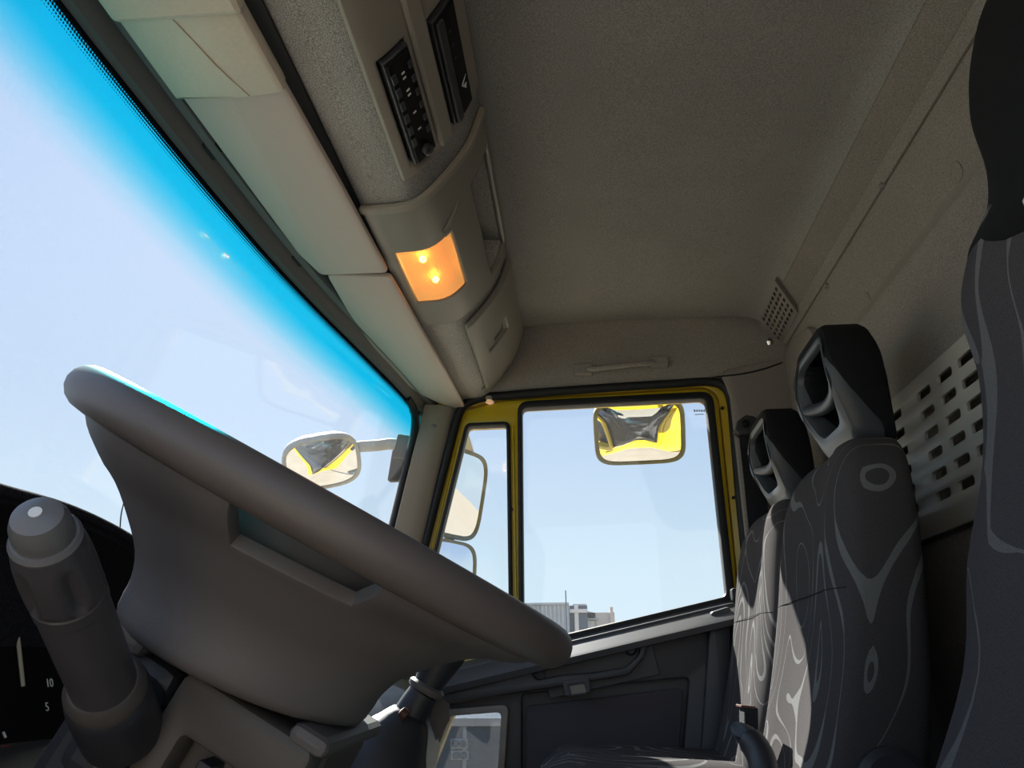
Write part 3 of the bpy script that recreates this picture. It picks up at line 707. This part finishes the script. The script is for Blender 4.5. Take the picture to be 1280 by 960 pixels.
def headrest(cx_, parent):
    hz = .46
    def fn(x, y, z):
        s = (z-.36)/.22                        # 0 bottom .. 1 top
        k = (y+.51)/.11                        # 0 back .. 1 front
        yfr = -.448+.030*math.sin(min(1, max(0, s*1.15))*math.pi*.75)+.012*s
        yb_ = -.512+.016*s+.02*max(0, s-.7)
        return Vector((x, yb_+(yfr-yb_)*k, .35+(z-.35)*.90))
    out = rpoly([(cx_-.080, .350), (cx_+.080, .350), (cx_+.098, .44), (cx_+.104, .50), (cx_+.084, .570), (cx_-.084, .570), (cx_-.104, .50), (cx_-.098, .44)], [.03, .03, .05, .05, .05, .05, .05, .05])
    inn = rpoly([(cx_-.050, .395), (cx_+.050, .395), (cx_+.080, .46), (cx_+.078, .545), (cx_-.078, .545), (cx_-.080, .46)], .03)
    def fn2(x, y, z):
        v = fn(x, y, z); s = max(0, min(1, (z-.36)/.22/.75)); s = s*s*(3-2*s); k = (y+.51)/.11
        return Vector((v.x, v.y-.050*(1-s)*max(0, k), v.z))
    f_ = plate('headrest_frame', out, [inn], 'y', -.490, -.399, 'hframe', parent, bevel=.014, fn=fn)
    out2 = rpoly([(cx_-.082, .350), (cx_+.082, .350), (cx_+.106, .44), (cx_+.115, .50), (cx_+.090, .581), (cx_-.090, .581), (cx_-.115, .50), (cx_-.106, .44)], [.03, .03, .05, .05, .05, .05, .05, .05])
    plate('headrest_cover', out2, [inn], 'y', -.510, -.3985, 'hrest', parent, bevel=.018, fn=fn2)
    plate('headrest_back', [(a*.9+cx_*.1, b*.9+.046) for a, b in out], [], 'y', -.512, -.488, 'hrest', parent, fn=fn)
    cr = [Vector((cx_+.085*s, -.428-.014*(1-s*s), .452-.012*(1-s*s))) for s in (-1, -.6, -.2, .2, .6, 1)]
    tube('headrest_bar', spline(cr, 3), .012, 'hframe', parent, seg=10)
CUSH = []
def cushion(cx_, parent, y0=-.30, y1=.10, zt=-.152, hw=.215, mat='seat', name='cushion'):
    rings = []
    for s, y in [(k/12, y0+(y1-y0)*k/12) for k in range(13)]:
        e = 1-.25*max(0, (s-.85)/.15)**2
        zt_ = zt+.02*s-.03*max(0, (s-.8)/.2)**2
        r = []
        for k in range(28):
            a = 2*math.pi*k/28; c, s2 = math.cos(a), math.sin(a)
            x = hw*math.copysign(abs(c)**.4, c); zz = .065*math.copysign(abs(s2)**.4, s2)
            if s2 > 0: zz -= .012*max(0, 1-(x/(hw*.6))**2)
            r.append(Vector((cx_+x*(1-.04*(s > .95)), y, zt_-.065+zz*e)))
        rings.append(r)
    return loft(name, rings, mat, parent, smooth=70)
def seat_base(cx_, parent, lo=-.62):
    box('seat_base', (cx_-.18, -.40, lo), (cx_+.18, .05, -.26), 'dark', parent, bevel=.02)
def side_seam(cx_, parent, lev, off=.0):
    for sgn in (-1, 1):
        pts = [Vector((cx_+sgn*h*.86, a-.001, z)) for z, a, b, h in lev[1:-1]]
        tube('piping', spline(pts, 4), .0025, 'hrest', parent, seg=6)
for cx_, lab in ((1.352, 'swirl patterned middle seat with open black headrest, near the driver seat'), (1.806, 'swirl patterned seat with open black headrest beside the passenger door')):
    st = thing('cab_seat', (cx_, -.2, -.62), lab, 'seat', 'passenger seats in a row')
    seat_loft('backrest', cx_, BACK, 'seat', st)
    headrest(cx_, st); cushion(cx_, st); seat_base(cx_, st)
    fr = sorted([v for v in ring(cx_, .112, -.3475, -.4755, .220) if v.y > -.385], key=lambda v: v.x)
    tube('lumbar_seam', [v+Vector((0, .0002, .004*math.cos((v.x-cx_)*9))) for v in fr[3:-3]], .0007, 'hrest', st, seg=6)
    lathe('recliner_knob', [(.045, 0), (.045, .014), (.036, .022), (0, .022)], (cx_-.212, -.375, -.13), (-1, 0, 0), 'dark', st, seg=24)
# driver seat
ds = thing('driver_seat', (.62, -.25, -.62), 'dark high-backed driver seat with one-piece headrest and swirl cloth', 'seat')
DB = [(-.22, -.22, -.44, .19), (-.12, -.27, -.47, .212), (0, -.335, -.50, .222), (.10, -.362, -.52, .230), (.20, -.398, -.54, .230), (.29, -.412, -.55, .228), (.36, -.404, -.555, .222), (.41, -.410, -.56, .195), (.440, -.418, -.56, .150), (.48, -.418, -.56, .128), (.54, -.412, -.555, .122), (.60, -.42, -.55, .108), (.655, -.44, -.54, .085), (.668, -.47, -.52, .03)]
seat_loft('backrest', .62, DB[:9], 'seat_d', ds, scoop=.03)
seat_loft('headrest', .62, [(.385, -.425, -.55, .15)]+DB[7:], 'hrest', ds, scoop=.0)
cushion(.62, ds, -.26, .0, -.19, .215, 'seat_d'); seat_base(.62, ds)
q = on(1276, 243, 0, .665)
obox('label_tag', (.652, -.4135, q.z-.012), ((1, -.1, 0), (0, .12, 1), (.1, 1, -.12)), (.012, .014, .0012), 'white', ds, bevel=.0005)

# ---- seat belt on the door pillar
sb = thing('seat_belt', (2.05, -.46, .1), 'black seat belt hanging from its anchor on the door pillar', 'seat belt')
an = [yz(918, 541, 2.055), yz(921, 528, 2.055), yz(931, 521, 2.055), yz(942, 523, 2.055), yz(956, 535, 2.055), yz(953, 545, 2.055), yz(922, 547, 2.055)]
plate('anchor_cover', rpoly(an, .006), [], 'x', 2.034, 2.064, 'dark', sb, bevel=.006)
lathe('anchor_bolt', [(.010, 0), (.010, .006), (.006, .009), (0, .009)], on(932, 530, 0, 2.034), (-1, 0, 0), 'black', sb, seg=16)
lathe('anchor_stud', [(.008, -.012), (.008, 0), (.005, .004), (0, .004)], on(919, 541, 0, 2.05), (-.6, .7, 0), 'chrome', sb, seg=12)
wb = [[on(924, 546, 0, 2.045), on(952, 545, 0, 2.047)], [on(930, 600, 0, 2.048), on(957, 600, 0, 2.05)], [on(939, 690, 0, 2.05), on(964, 690, 0, 2.052)], [on(948, 830, 0, 2.05), on(970, 830, 0, 2.052)], [on(950, 990, 0, 2.05), on(972, 990, 0, 2.052)]]
rings = [[a, b, b+Vector((.003, 0, 0)), a+Vector((.003, 0, 0))] for a, b in wb]
loft('webbing', rings, 'belt', sb, smooth=30)
bk = thing('belt_buckle', on(935, 900, 1, -.27), 'brown topped seat belt buckle between the two passenger seats', 'buckle')
p = on(934, 893, 1, -.262)
obox('buckle_body', p+Vector((0, 0, -.022)), ((1, 0, 0), (0, 1, .1), (0, -.1, 1)), (.024, .011, .034), 'belt', bk, bevel=.003)
obox('buckle_top', p+Vector((0, .0012, .012)), ((1, 0, 0), (0, 1, .1), (0, -.1, 1)), (.0245, .0115, .002), 'buckle', bk, bevel=.001)
obox('buckle_stalk', p+Vector((0, -.004, -.10)), ((1, 0, 0), (0, 1, .1), (0, -.1, 1)), (.012, .004, .05), 'dark', bk, bevel=.002)
# ---- armrest end beside the middle seat
am = bpy.data.objects['cab_seat']
pts = [on(923, 912, 1, -.225), on(935, 922, 1, -.24), on(950, 945, 1, -.25), on(956, 975, 1, -.25), on(957, 1020, 1, -.25)]
tube('armrest', spline(pts, 5), [.010+.010*min(1, i/7) for i in range(21)], 'dark', am, seg=14, flat=1.5, up=(1, 0, 0))

# ================================================================== STEERING WHEEL
WC = Vector((.616, .1962, .1169)); E1 = Vector((.9997, 0, .0246)).normalized(); E2 = Vector((0, math.cos(.5068), math.sin(.5068))); E2 = (E2-E1*E1.dot(E2)).normalized(); WN = E1.cross(E2)
def W(r, a, h): return WC+E1*(r*math.cos(a))+E2*(r*math.sin(a))+WN*h
sw = thing('steering_wheel', WC-WN*.13, 'large black truck steering wheel with wide dished spokes', 'steering wheel')
vs, fs = [], []; NA, NB = 96, 16; R0 = .197
for i in range(NA):
    a = 2*math.pi*i/NA
    for j in range(NB):
        b = 2*math.pi*j/NB; vs.append(W(R0+.0167*math.cos(b), a, .0158*math.sin(b)))
for i in range(NA):
    for j in range(NB): fs.append((i*NB+j, i*NB+(j+1) % NB, ((i+1) % NA)*NB+(j+1) % NB, ((i+1) % NA)*NB+j))
mesh('rim', vs, fs, 'wheel', sw, smooth=180)
# dished web: revolved shell with an opening on each side
WP = spline([Vector((r, h, 0)) for r, h in ((.194, -.004), (.182, -.018), (.166, -.028), (.146, -.039), (.126, -.056), (.107, -.076), (.098, -.096), (.096, -.112), (.089, -.121), (.04, -.125))], 3)
bm = bmesh.new(); VV = {}
def wv(i, j):
    i %= 96
    if (i, j) not in VV:
        a = 2*math.pi*i/96; fw = max(0, math.sin(a)); k = min(1, max(0, (.19-WP[j].x)/.03))
        VV[i, j] = bm.verts.new(W(WP[j].x, a, WP[j].y-.006*math.sin(a)*k))
    return VV[i, j]
for i in range(96):
    ang = math.degrees(2*math.pi*(i+.5)/96)
    near = 2 < (ang-180) < 32; far = min(ang, 360-ang) < 24
    for j in range(len(WP)-1):
        r = (WP[j].x+WP[j+1].x)/2
        if (near or far) and .152 < r < .188: continue
        bm.faces.new([wv(i, j), wv(i+1, j), wv(i+1, j+1), wv(i, j+1)])
bmesh.ops.recalc_face_normals(bm, faces=bm.faces)
me = bpy.data.meshes.new('web'); bm.to_mesh(me); bm.free()
wb_ = link('spoke_web', me, 'hub', sw, smooth=60)
s_ = wb_.modifiers.new('solid', 'SOLIDIFY'); s_.thickness = .010; s_.offset = 0
bv = wb_.modifiers.new('bev', 'BEVEL'); bv.width = .003; bv.segments = 2; bv.limit_method = 'ANGLE'; bv.angle_limit = math.radians(50)
loft('horn_pad', [[W(r, 2*math.pi*k/40, h) for k in range(40)] for r, h in ((.120, -.060), (.130, -.048), (.134, -.020), (.126, -.008), (.08, -.002), (.02, .0))], 'shroud', sw, smooth=60)
# ---- steering column shroud
cs = thing('steering_column', (.60, .30, -.62), 'grey plastic steering column shroud below the wheel hub', 'steering column')
def K(x, e, h): return WC+E1*x+E2*e+WN*h
def kbox(name, x0, x1, e0, e1, h0, h1, mat, parent, bevel=.006):
    return obox(name, K((x0+x1)/2, (e0+e1)/2, (h0+h1)/2), (E1, E2, WN), ((x1-x0)/2, (e1-e0)/2, (h1-h0)/2), mat, parent, bevel=bevel)
lathe('column_tube', [(.035, -.13), (.035, -.20)], WC, WN, 'black', cs, seg=20)
kbox('shroud_lower', -.040, .075, -.098, .008, -.60, -.128, 'shroud', cs, .010)
plate('shroud_face', rpoly([(-.098, -.60), (.008, -.60), (.008, -.128), (-.098, -.128)], .010), [rpoly([(-.062, -.215), (-.014, -.215), (-.014, -.164), (-.062, -.164)], .004)], 'x', -.070, -.038, 'shroud', cs, bevel=.006, fn=K)
kbox('shroud_upper', -.066, .070, .0115, .070, -.55, -.134, 'dark', cs, .012)
kbox('shroud_lip', -.072, .080, -.104, -.075, -.132, -.119, 'hub', cs, .006)
kbox('shroud_ridge', -.074, .078, .040, .068, -.140, -.122, 'hub', cs, .007)
kbox('ignition_switch', -.062, -.038, -.040, -.030, -.205, -.172, 'dark', cs, .001)
# ---- control stalk
sk = thing('control_stalk', on(125, 870, 0, .50), 'thick grey control stalk with a twist end beside the steering column', 'stalk')
b0 = on(135, 868, 0, .505); b1 = on(50, 655, 0, .355); ad = (b1-b0).normalized(); L = (b1-b0).length
lathe('stalk_root', [(.0255, -.05), (.0255, -.008), (.0245, .002), (.021, .006), (.018, .007)], b0, ad, 'dark', sk, seg=32)
lathe('stalk_boot', [(.023, .002), (.0235, .010), (.020, .016)], b0, ad, 'shroud', sk, seg=32)
lathe('stalk_barrel', [(.0185, .0), (.0185, L*.35), (.0182, L*.56), (.0178, L*.60)], b0, ad, 'stalk', sk, seg=32)
lathe('twist_collar', [(.0172, L*.60), (.0187, L*.61), (.0187, L*.66), (.0172, L*.67)], b0, ad, 'stalk', sk, seg=32)
# fluted twist grip
rings = []
for s, rr in ((.66, .0172), (.675, .0188), (.70, .0189), (.75, .0189), (.80, .0186), (.84, .0182), (.88, .0174), (.90, .0168), (.925, .0160)):
    u = ad.orthogonal().normalized(); v = ad.cross(u)
    rings.append([b0+ad*(L*s)+(u*math.cos(t)+v*math.sin(t))*rr*(1-.20*(max(0, math.cos(t*5))**2)*(.69 < s < .85)) for t in [2*math.pi*k/60 for k in range(60)]])
loft('twist_grip', rings, 'stalk', sk, smooth=50)
lathe('end_ring', [(.0158, L*.92), (.0164, L*.935), (.0150, L*.95)], b0, ad, 'stalktip', sk, seg=32)
eb = lathe('end_button', [(.0135, L*.94), (.0138, L*.97), (.0132, L*1.005), (.0112, L*1.035), (.006, L*1.05), (0, L*1.052)], b0, ad, 'stalktip', sk, seg=32)
lathe('button_mark', [(.0030, L*1.046), (.0030, L*1.054), (0, L*1.054)], b0, ad, 'white', eb, seg=12)
# stalk housing dark block next to the shroud
kbox('stalk_housing', -.078, -.02, .012, .052, -.22, -.145, 'dark', cs, .012)

# ================================================================== DASHBOARD
db = thing('dashboard', (1.07, .62, -.62), 'dark dashboard with flocked instrument hood under the windshield', 'dashboard')
# instrument hood: lip runs across, bending down at the right
hoodlip = [(-.08, .56, .12), (.12, .555, .150), (.35, .552, .166), (.55, .550, .172), (.709, .550, .1735), (.808, .550, .176), (.90, .550, .170), (.975, .551, .158), (1.03, .556, .136), (1.07, .565, .100), (1.09, .58, .05), (1.10, .60, -.02), (1.10, .60, -.2)]
hl_ = spline([Vector(p) for p in hoodlip], 5)
rings = []
for p in hl_:
    rings.append([p, p+Vector((0, .006, .006)), p+Vector((.004, .06, .006)), Vector((p.x+.008, .66, min(p.z-.02, .15))), Vector((p.x, .66, p.z-.05)), p+Vector((-.006, .05, -.02)), p+Vector((-.003, .004, -.012))])
loft('instrument_hood', rings, 'flock', db, smooth=50)
tube('hood_edge', [p+Vector((0, -.001, -.002)) for p in hl_], .006, 'flock', db, seg=8)
# recess walls and dial face
box('cluster_shell', (-.08, .615, -.35), (1.10, .70, .15), 'flock', db, bevel=.01)
dl_n = Vector((0, -.94, .34)).normalized(); du = Vector((0, .34, .94)).normalized()
obox('dial_panel', (.80, .600, -.02), (E1, du, dl_n), (.27, .10, .004), 'dial', db, bevel=.002)
cen = Vector((.80, .600, -.02))
def ondial(px, py):
    d = ray(px, py); p0 = cen+dl_n*.006; return d*(p0.dot(dl_n)/d.dot(dl_n))
for s, px, py in (('10', 62, 854), ('5', 59, 884)):
    text('gauge_numeral', s, ondial(px, py), .0135, E1, du, 'white', db)
for k, (a, b) in enumerate((((46, 930), (48, 938)), ((4, 915), (7, 922)))):
    tube('tick', [ondial(*a), ondial(*b)], .0012, 'white', db, seg=6)
tube('needle', [ondial(22, 795), ondial(29, 858)], .0022, 'ivory', db, seg=8)
tube('red_arc', spline([ondial(-6, 938), ondial(6, 934), ondial(20, 936)], 4), .0018, 'red', db, seg=6)
# lower dash and passenger side of the dash
extr_x('dash_side', [(.68, .02), (.60, .035), (.50, .02), (.42, -.01), (.375, -.04), (.35, -.09), (.345, -.16), (.40, -.40), (.70, -.45)], 1.10, 2.045, 'dash', db, nx=2)
extr_x('dash_console', [(.62, .0), (.40, .005), (.325, -.02), (.29, -.06), (.28, -.14), (.33, -.62), (.62, -.62)], 1.12, 1.52, 'dash', db, nx=2)
tube('dash_groove', spline([Vector((1.118, .30, -.075)), Vector((1.118, .36, -.05)), Vector((1.118, .43, -.045)), Vector((1.118, .52, -.06))], 4), .0025, 'dash', db, seg=6)
tube('dash_groove', spline([Vector((1.118, .30, -.02)), Vector((1.118, .345, -.055)), Vector((1.118, .37, -.12))], 4), .0025, 'dash', db, seg=6)
extr_x('knee_panel', [(.60, -.05), (.50, -.10), (.46, -.30), (.52, -.62), (.62, -.62)], -.08, 1.12, 'dark', db, nx=2)

# ---- gear lever
gl_ = thing('gear_lever', (1.05, .26, -.3), 'black gear lever with leather boot beside the dashboard', 'gear lever')
XG = 1.0
bt = [on(408, 1010, 0, XG), on(446, 955, 0, XG), on(470, 925, 0, XG), on(492, 903, 0, XG), on(503, 893, 0, XG)]
tube('boot', spline([on(455, 1040, 0, XG), on(470, 985, 0, XG), on(487, 940, 0, XG), on(503, 912, 0, XG), on(514, 892, 0, XG)], 5), [.075-.0027*i for i in range(21)], 'dark', gl_, seg=20)
tube('neck', spline([on(508, 903, 0, XG), on(518, 884, 0, XG), on(529, 866, 0, XG)], 4), [.024, .0225, .021, .020, .0195,   .019, .0185, .018, .018], 'dark', gl_, seg=20)
q = on(532, 862, 0, XG); q2 = on(544, 838, 0, XG)
lathe('collar', [(.020, -.003), (.0225, 0), (.0225, .004), (.019, .007)], q, q2-q, 'hub', gl_, seg=24)
lathe('knob', [(.017, .004), (.020, .02), (.026, .045), (.027, .065), (.020, .082), (0, .088)], q, q2-q, 'dark', gl_, seg=24)
lathe('boot_clip', [(.0, -.006), (.006, -.004), (.006, .004), (0, .006)], on(505, 892, 0, XG-.03), (0, 1, 1), 'buckle', gl_, seg=10)
# cover flap of the lever
mesh('side_flap', [tuple(on(a, b, 0, x)) for x in (1.02, 1.024) for a, b in ((541, 866), (562, 880), (562, 900), (545, 926), (538, 905))], [(0, 1, 2, 3, 4), (9, 8, 7, 6, 5)]+[(i, (i+1) % 5, (i+1) % 5+5, i+5) for i in range(5)], 'dark', gl_)

# ================================================================== OUTSIDE MIRRORS
def mirror(name, c, nrm, w_, h_, depth, bulge, label, mat, rollv=(0, 0, 1), rad=.35, group='outside mirrors on the passenger side'):
    c = Vector(c); nrm = Vector(nrm).normalized(); u = Vector(rollv).cross(nrm).normalized(); v = nrm.cross(u)
    th = thing(name, c, label, 'mirror', group)
    N = 40; base = []
    for k in range(N):
        a = 2*math.pi*k/N; ca, sa = math.cos(a), math.sin(a)
        base.append((w_/2*math.copysign(abs(ca)**rad, ca), h_/2*math.copysign(abs(sa)**rad, sa)))
    def pt(x, y, d): return c+u*x+v*y+nrm*d
    rings = []
    for k in range(7, -1, -1):
        s = k/7; rings.append([pt(x*s*.93+1e-5*x, y*s*.93+1e-5*y, bulge*(1-s*s)) for x, y in base])
    loft('mirror_glass', rings, 'mirror', th, caps=False, smooth=180)
    rings = [[pt(x*s, y*s, d) for x, y in base] for s, d in ((.90, -.003), (.93, .004), (1.0, .004), (1.02, -.004), (.98, -depth*.4), (.82, -depth*.8), (.45, -depth), (.05, -depth*1.02))]
    loft('mirror_shell', rings, mat, th, smooth=60)
    return th, pt
# kerb mirror hanging over the door window
km, kp = mirror('kerb_mirror', on(799, 541, 0, 2.36), (-.80, .05, -.60), .272, .205, .075, .022, 'wide kerb mirror hanging above the passenger door window', 'mdark', rad=.38)
tube('mirror_arm', [kp(0, .05, -.05), kp(0, .12, -.06), Vector((2.30, -.19, .86)), Vector((2.16, -.19, .88))], .012, 'mdark', km)
# two side mirrors on one post, seen through the quarter window
m1, p1 = mirror('side_mirror', on(575, 617, 0, 2.42), (-.50, -.86, -.19), .24, .275, .07, .004, 'tall and small side mirrors on one post outside the quarter window', 'mdark', rad=.45)
m2, p2 = mirror('wide_angle_mirror', on(566, 714, 0, 2.40), (-.50, -.86, -.05), .22, .18, .06, .012, 'x', 'mdark', rad=.5)
for ch in list(m2.children):
    ch.parent = m1; ch.location = -m1.location; ch.name = 'lower_'+ch.name.split('.')[0]
bpy.data.objects.remove(m2)
tube('mirror_post', [on(572, 520, 0, 2.46), on(566, 600, 0, 2.47), on(560, 700, 0, 2.47), on(556, 790, 0, 2.44), Vector((2.15, .50, .05))], .016, 'mdark', m1)
obox('post_bracket', on(578, 553, 0, 2.45), ((.6, -.5, .2), (0, .3, 1), (1, .6, 0)), (.030, .05, .02), 'mhouse', m1, bevel=.01)
tube('upper_arm', [on(575, 535, 0, 2.46), Vector((2.15, .46, .72))], .014, 'mdark', m1)
# front mirror on its arm ahead of the windshield
fm, fp = mirror('front_mirror', on(403, 580, 0, 2.16), (-.62, -.36, -.70), .215, .165, .075, .02, 'pale front mirror on a long arm ahead of the windshield', 'mhouse', rollv=(0, .25, 1), rad=.6)
tube('mirror_arm', spline([on(425, 566, 0, 2.18), on(445, 559, 0, 2.18), on(470, 557, 0, 2.18), on(490, 555, 0, 2.17), on(502, 560, 0, 2.16), on(503, 575, 0, 2.155)], 4), .015, 'mhouse', fm, flat=1.1)
obox('arm_bracket', on(497, 582, 0, 2.155), ((1, 0, 0), (0, 1, 0), (0, -.12, 1)), (.014, .020, .046), 'rubber', fm, bevel=.006)
obox('bracket_foot', on(509, 562, 0, 2.14), ((1, 0, 0), (0, 1, .2), (0, -.2, 1)), (.03, .03, .035), 'rubber', fm, bevel=.006)
# thin wire standing on the dashboard top
tube('wire', spline([on(166, 585, 1, .62), on(165, 596, 1, .62), on(158, 618, 1, .62), on(152, 640, 1, .62), on(150, 662, 1, .62), on(149, 690, 1, .62)], 5), .0010, 'rubber', db, seg=6)

# ================================================================== FAR BUILDINGS AND TRAILER
XB = 60.0
def bpt(px, py, x=XB): return on(px, py, 0, x)
def building(name, px0, px1, pytop, depth, mat, label, x=XB, cat='building'):
    a = bpt(px0, pytop, x); b = bpt(px1, pytop, x)
    t = thing(name, ((x+x+depth)/2, (a.y+b.y)/2, G), label, cat)
    box('walls', (x, min(a.y, b.y), G), (x+depth, max(a.y, b.y), a.z), mat, t, bevel=0)
    return t, a, b
t, a, b = building('silo_shed', 600, 711, 757, 10, 'bgrey', 'grey corrugated shed far beyond the passenger window')
n = 22
for k in range(n):
    y = a.y+(b.y-a.y)*(k+.5)/n; box('wall_rib', (XB-.10, y-.06, G), (XB+.02, y+.06, a.z-.05), 'bgrey', t, bevel=0)
box('roof_edge', (XB-.2, b.y, a.z-.02), (XB+10, a.y, a.z+.12), 'bgrey', t, bevel=0)
t, a, b = building('tower_block', 712, 734, 757, 1.4, 'bdark', 'dark tower block between the shed and the pale building', XB+1)
p0, p1_ = bpt(718, 765, XB+1), bpt(723, 765, XB+1); box('pale_post', (XB+.7, p1_.y, G), (XB+1.02, p0.y, a.z+.02), 'bpale', t, bevel=0)
p0, p1_ = bpt(712, 762, XB+1), bpt(734, 766, XB+1); box('pale_beam', (XB+.6, p1_.y, p1_.z), (XB+1.02, p0.y, p0.z), 'bpale', t, bevel=0)
t, a, b = building('pale_building', 728, 768, 766, 8, 'bbeige', 'pale beige building with stepped roof and end chimney', XB+3)
p0, p1_ = bpt(716, 755, XB+3), bpt(733, 755, XB+3); box('roof_block', (XB+3.1, p1_.y, a.z-1), (XB+9, p0.y, p0.z), 'bbeige', t, bevel=0)
p0, p1_ = bpt(732, 755, XB+3), bpt(744, 766, XB+3)
mesh('roof_slope', [(x, y, z) for x in (XB+3.0, XB+9) for y, z in ((p0.y, p0.z-.5), (p1_.y, p1_.z), (p1_.y, a.z-1), (p0.y, a.z-1))], [(0, 1, 2, 3), (7, 6, 5, 4), (0, 4, 5, 1), (1, 5, 6, 2), (2, 6, 7, 3), (3, 7, 4, 0)], 'bbeige', t)
p0, p1_ = bpt(762, 759, XB+3), bpt(766, 759, XB+3); box('chimney', (XB+2.8, p1_.y, G), (XB+3.4, p0.y, p0.z), 'bbeige', t, bevel=0)
p0, p1_ = bpt(730, 776, XB+2.9), bpt(744, 790, XB+2.9); box('pale_patch', (XB+2.85, p1_.y, p1_.z), (XB+3.02, p0.y, p0.z), 'bpale', t, bevel=0)
p0, p1_ = bpt(732, 773, XB+2.9), bpt(748, 775, XB+2.9); box('canopy', (XB+2.6, p1_.y, p1_.z), (XB+3.02, p0.y, p0.z), 'bgrey', t, bevel=0)
pb = bpt(707, 738, 50)
pl = lathe('antenna_mast', [(.05, 0), (.035, pb.z-G), (0, pb.z-G)], (50, pb.y, G), (0, 0, 1), 'bdark', seg=8); tag(pl, 'thin mast standing in front of the grey shed', 'mast')
# grey trailer standing beside the truck, seen through the lower door window
tx = 9.0
a = on(660, 897, 0, tx); b = on(480, 897, 0, tx)
tl_ = thing('parked_trailer', (tx+1.2, (a.y+b.y)/2, G), 'grey box trailer parked alongside, seen through the lower door window', 'trailer')
box('trailer_side', (tx, a.y, G+.35), (tx+2.4, b.y, a.z), 'tgrey', tl_, bevel=.02)
box('top_rail', (tx-.03, a.y, a.z-.08), (tx+.05, b.y, a.z+.0), 'bpale', tl_, bevel=.01)
q = on(581, 930, 0, tx); box('panel_joint', (tx-.015, q.y-.02, G+.4), (tx+.01, q.y+.02, a.z), 'bgrey', tl_, bevel=0)
for x0, y0, x1, y1 in ((563, 923, 585, 936), (564, 938, 586, 950)):
    p0, p1_ = on(x0, y0, 0, tx), on(x1, y1, 0, tx)
    lpnl = box('lamp_plate', (tx-.02, p1_.y, p1_.z), (tx+.01, p0.y, p0.z), 'bgrey', tl_, bevel=.01)
    for f in (.3, .72):
        lathe('lamp_disc', [(.035, 0), (.035, .02), (.02, .03), (0, .03)], (tx-.02, p0.y+(p1_.y-p0.y)*f, (p0.z+p1_.z)/2), (-1, 0, 0), 'tgrey', lpnl, seg=12)
for k in (-1, 1):
    lathe('trailer_wheel', [(.40, -.12), (.42, -.08), (.42, .08), (.40, .12), (.2, .10), (0, .10)], (tx+.3, (a.y+b.y)/2+k*.5, G+.42), (-1, 0, 0), 'rubber', tl_, seg=24)

# ------------------------------------------------------------------ lift everything so that the ground is at height zero
for o in bpy.data.objects:
    if o.parent is None: o.location.z += UP
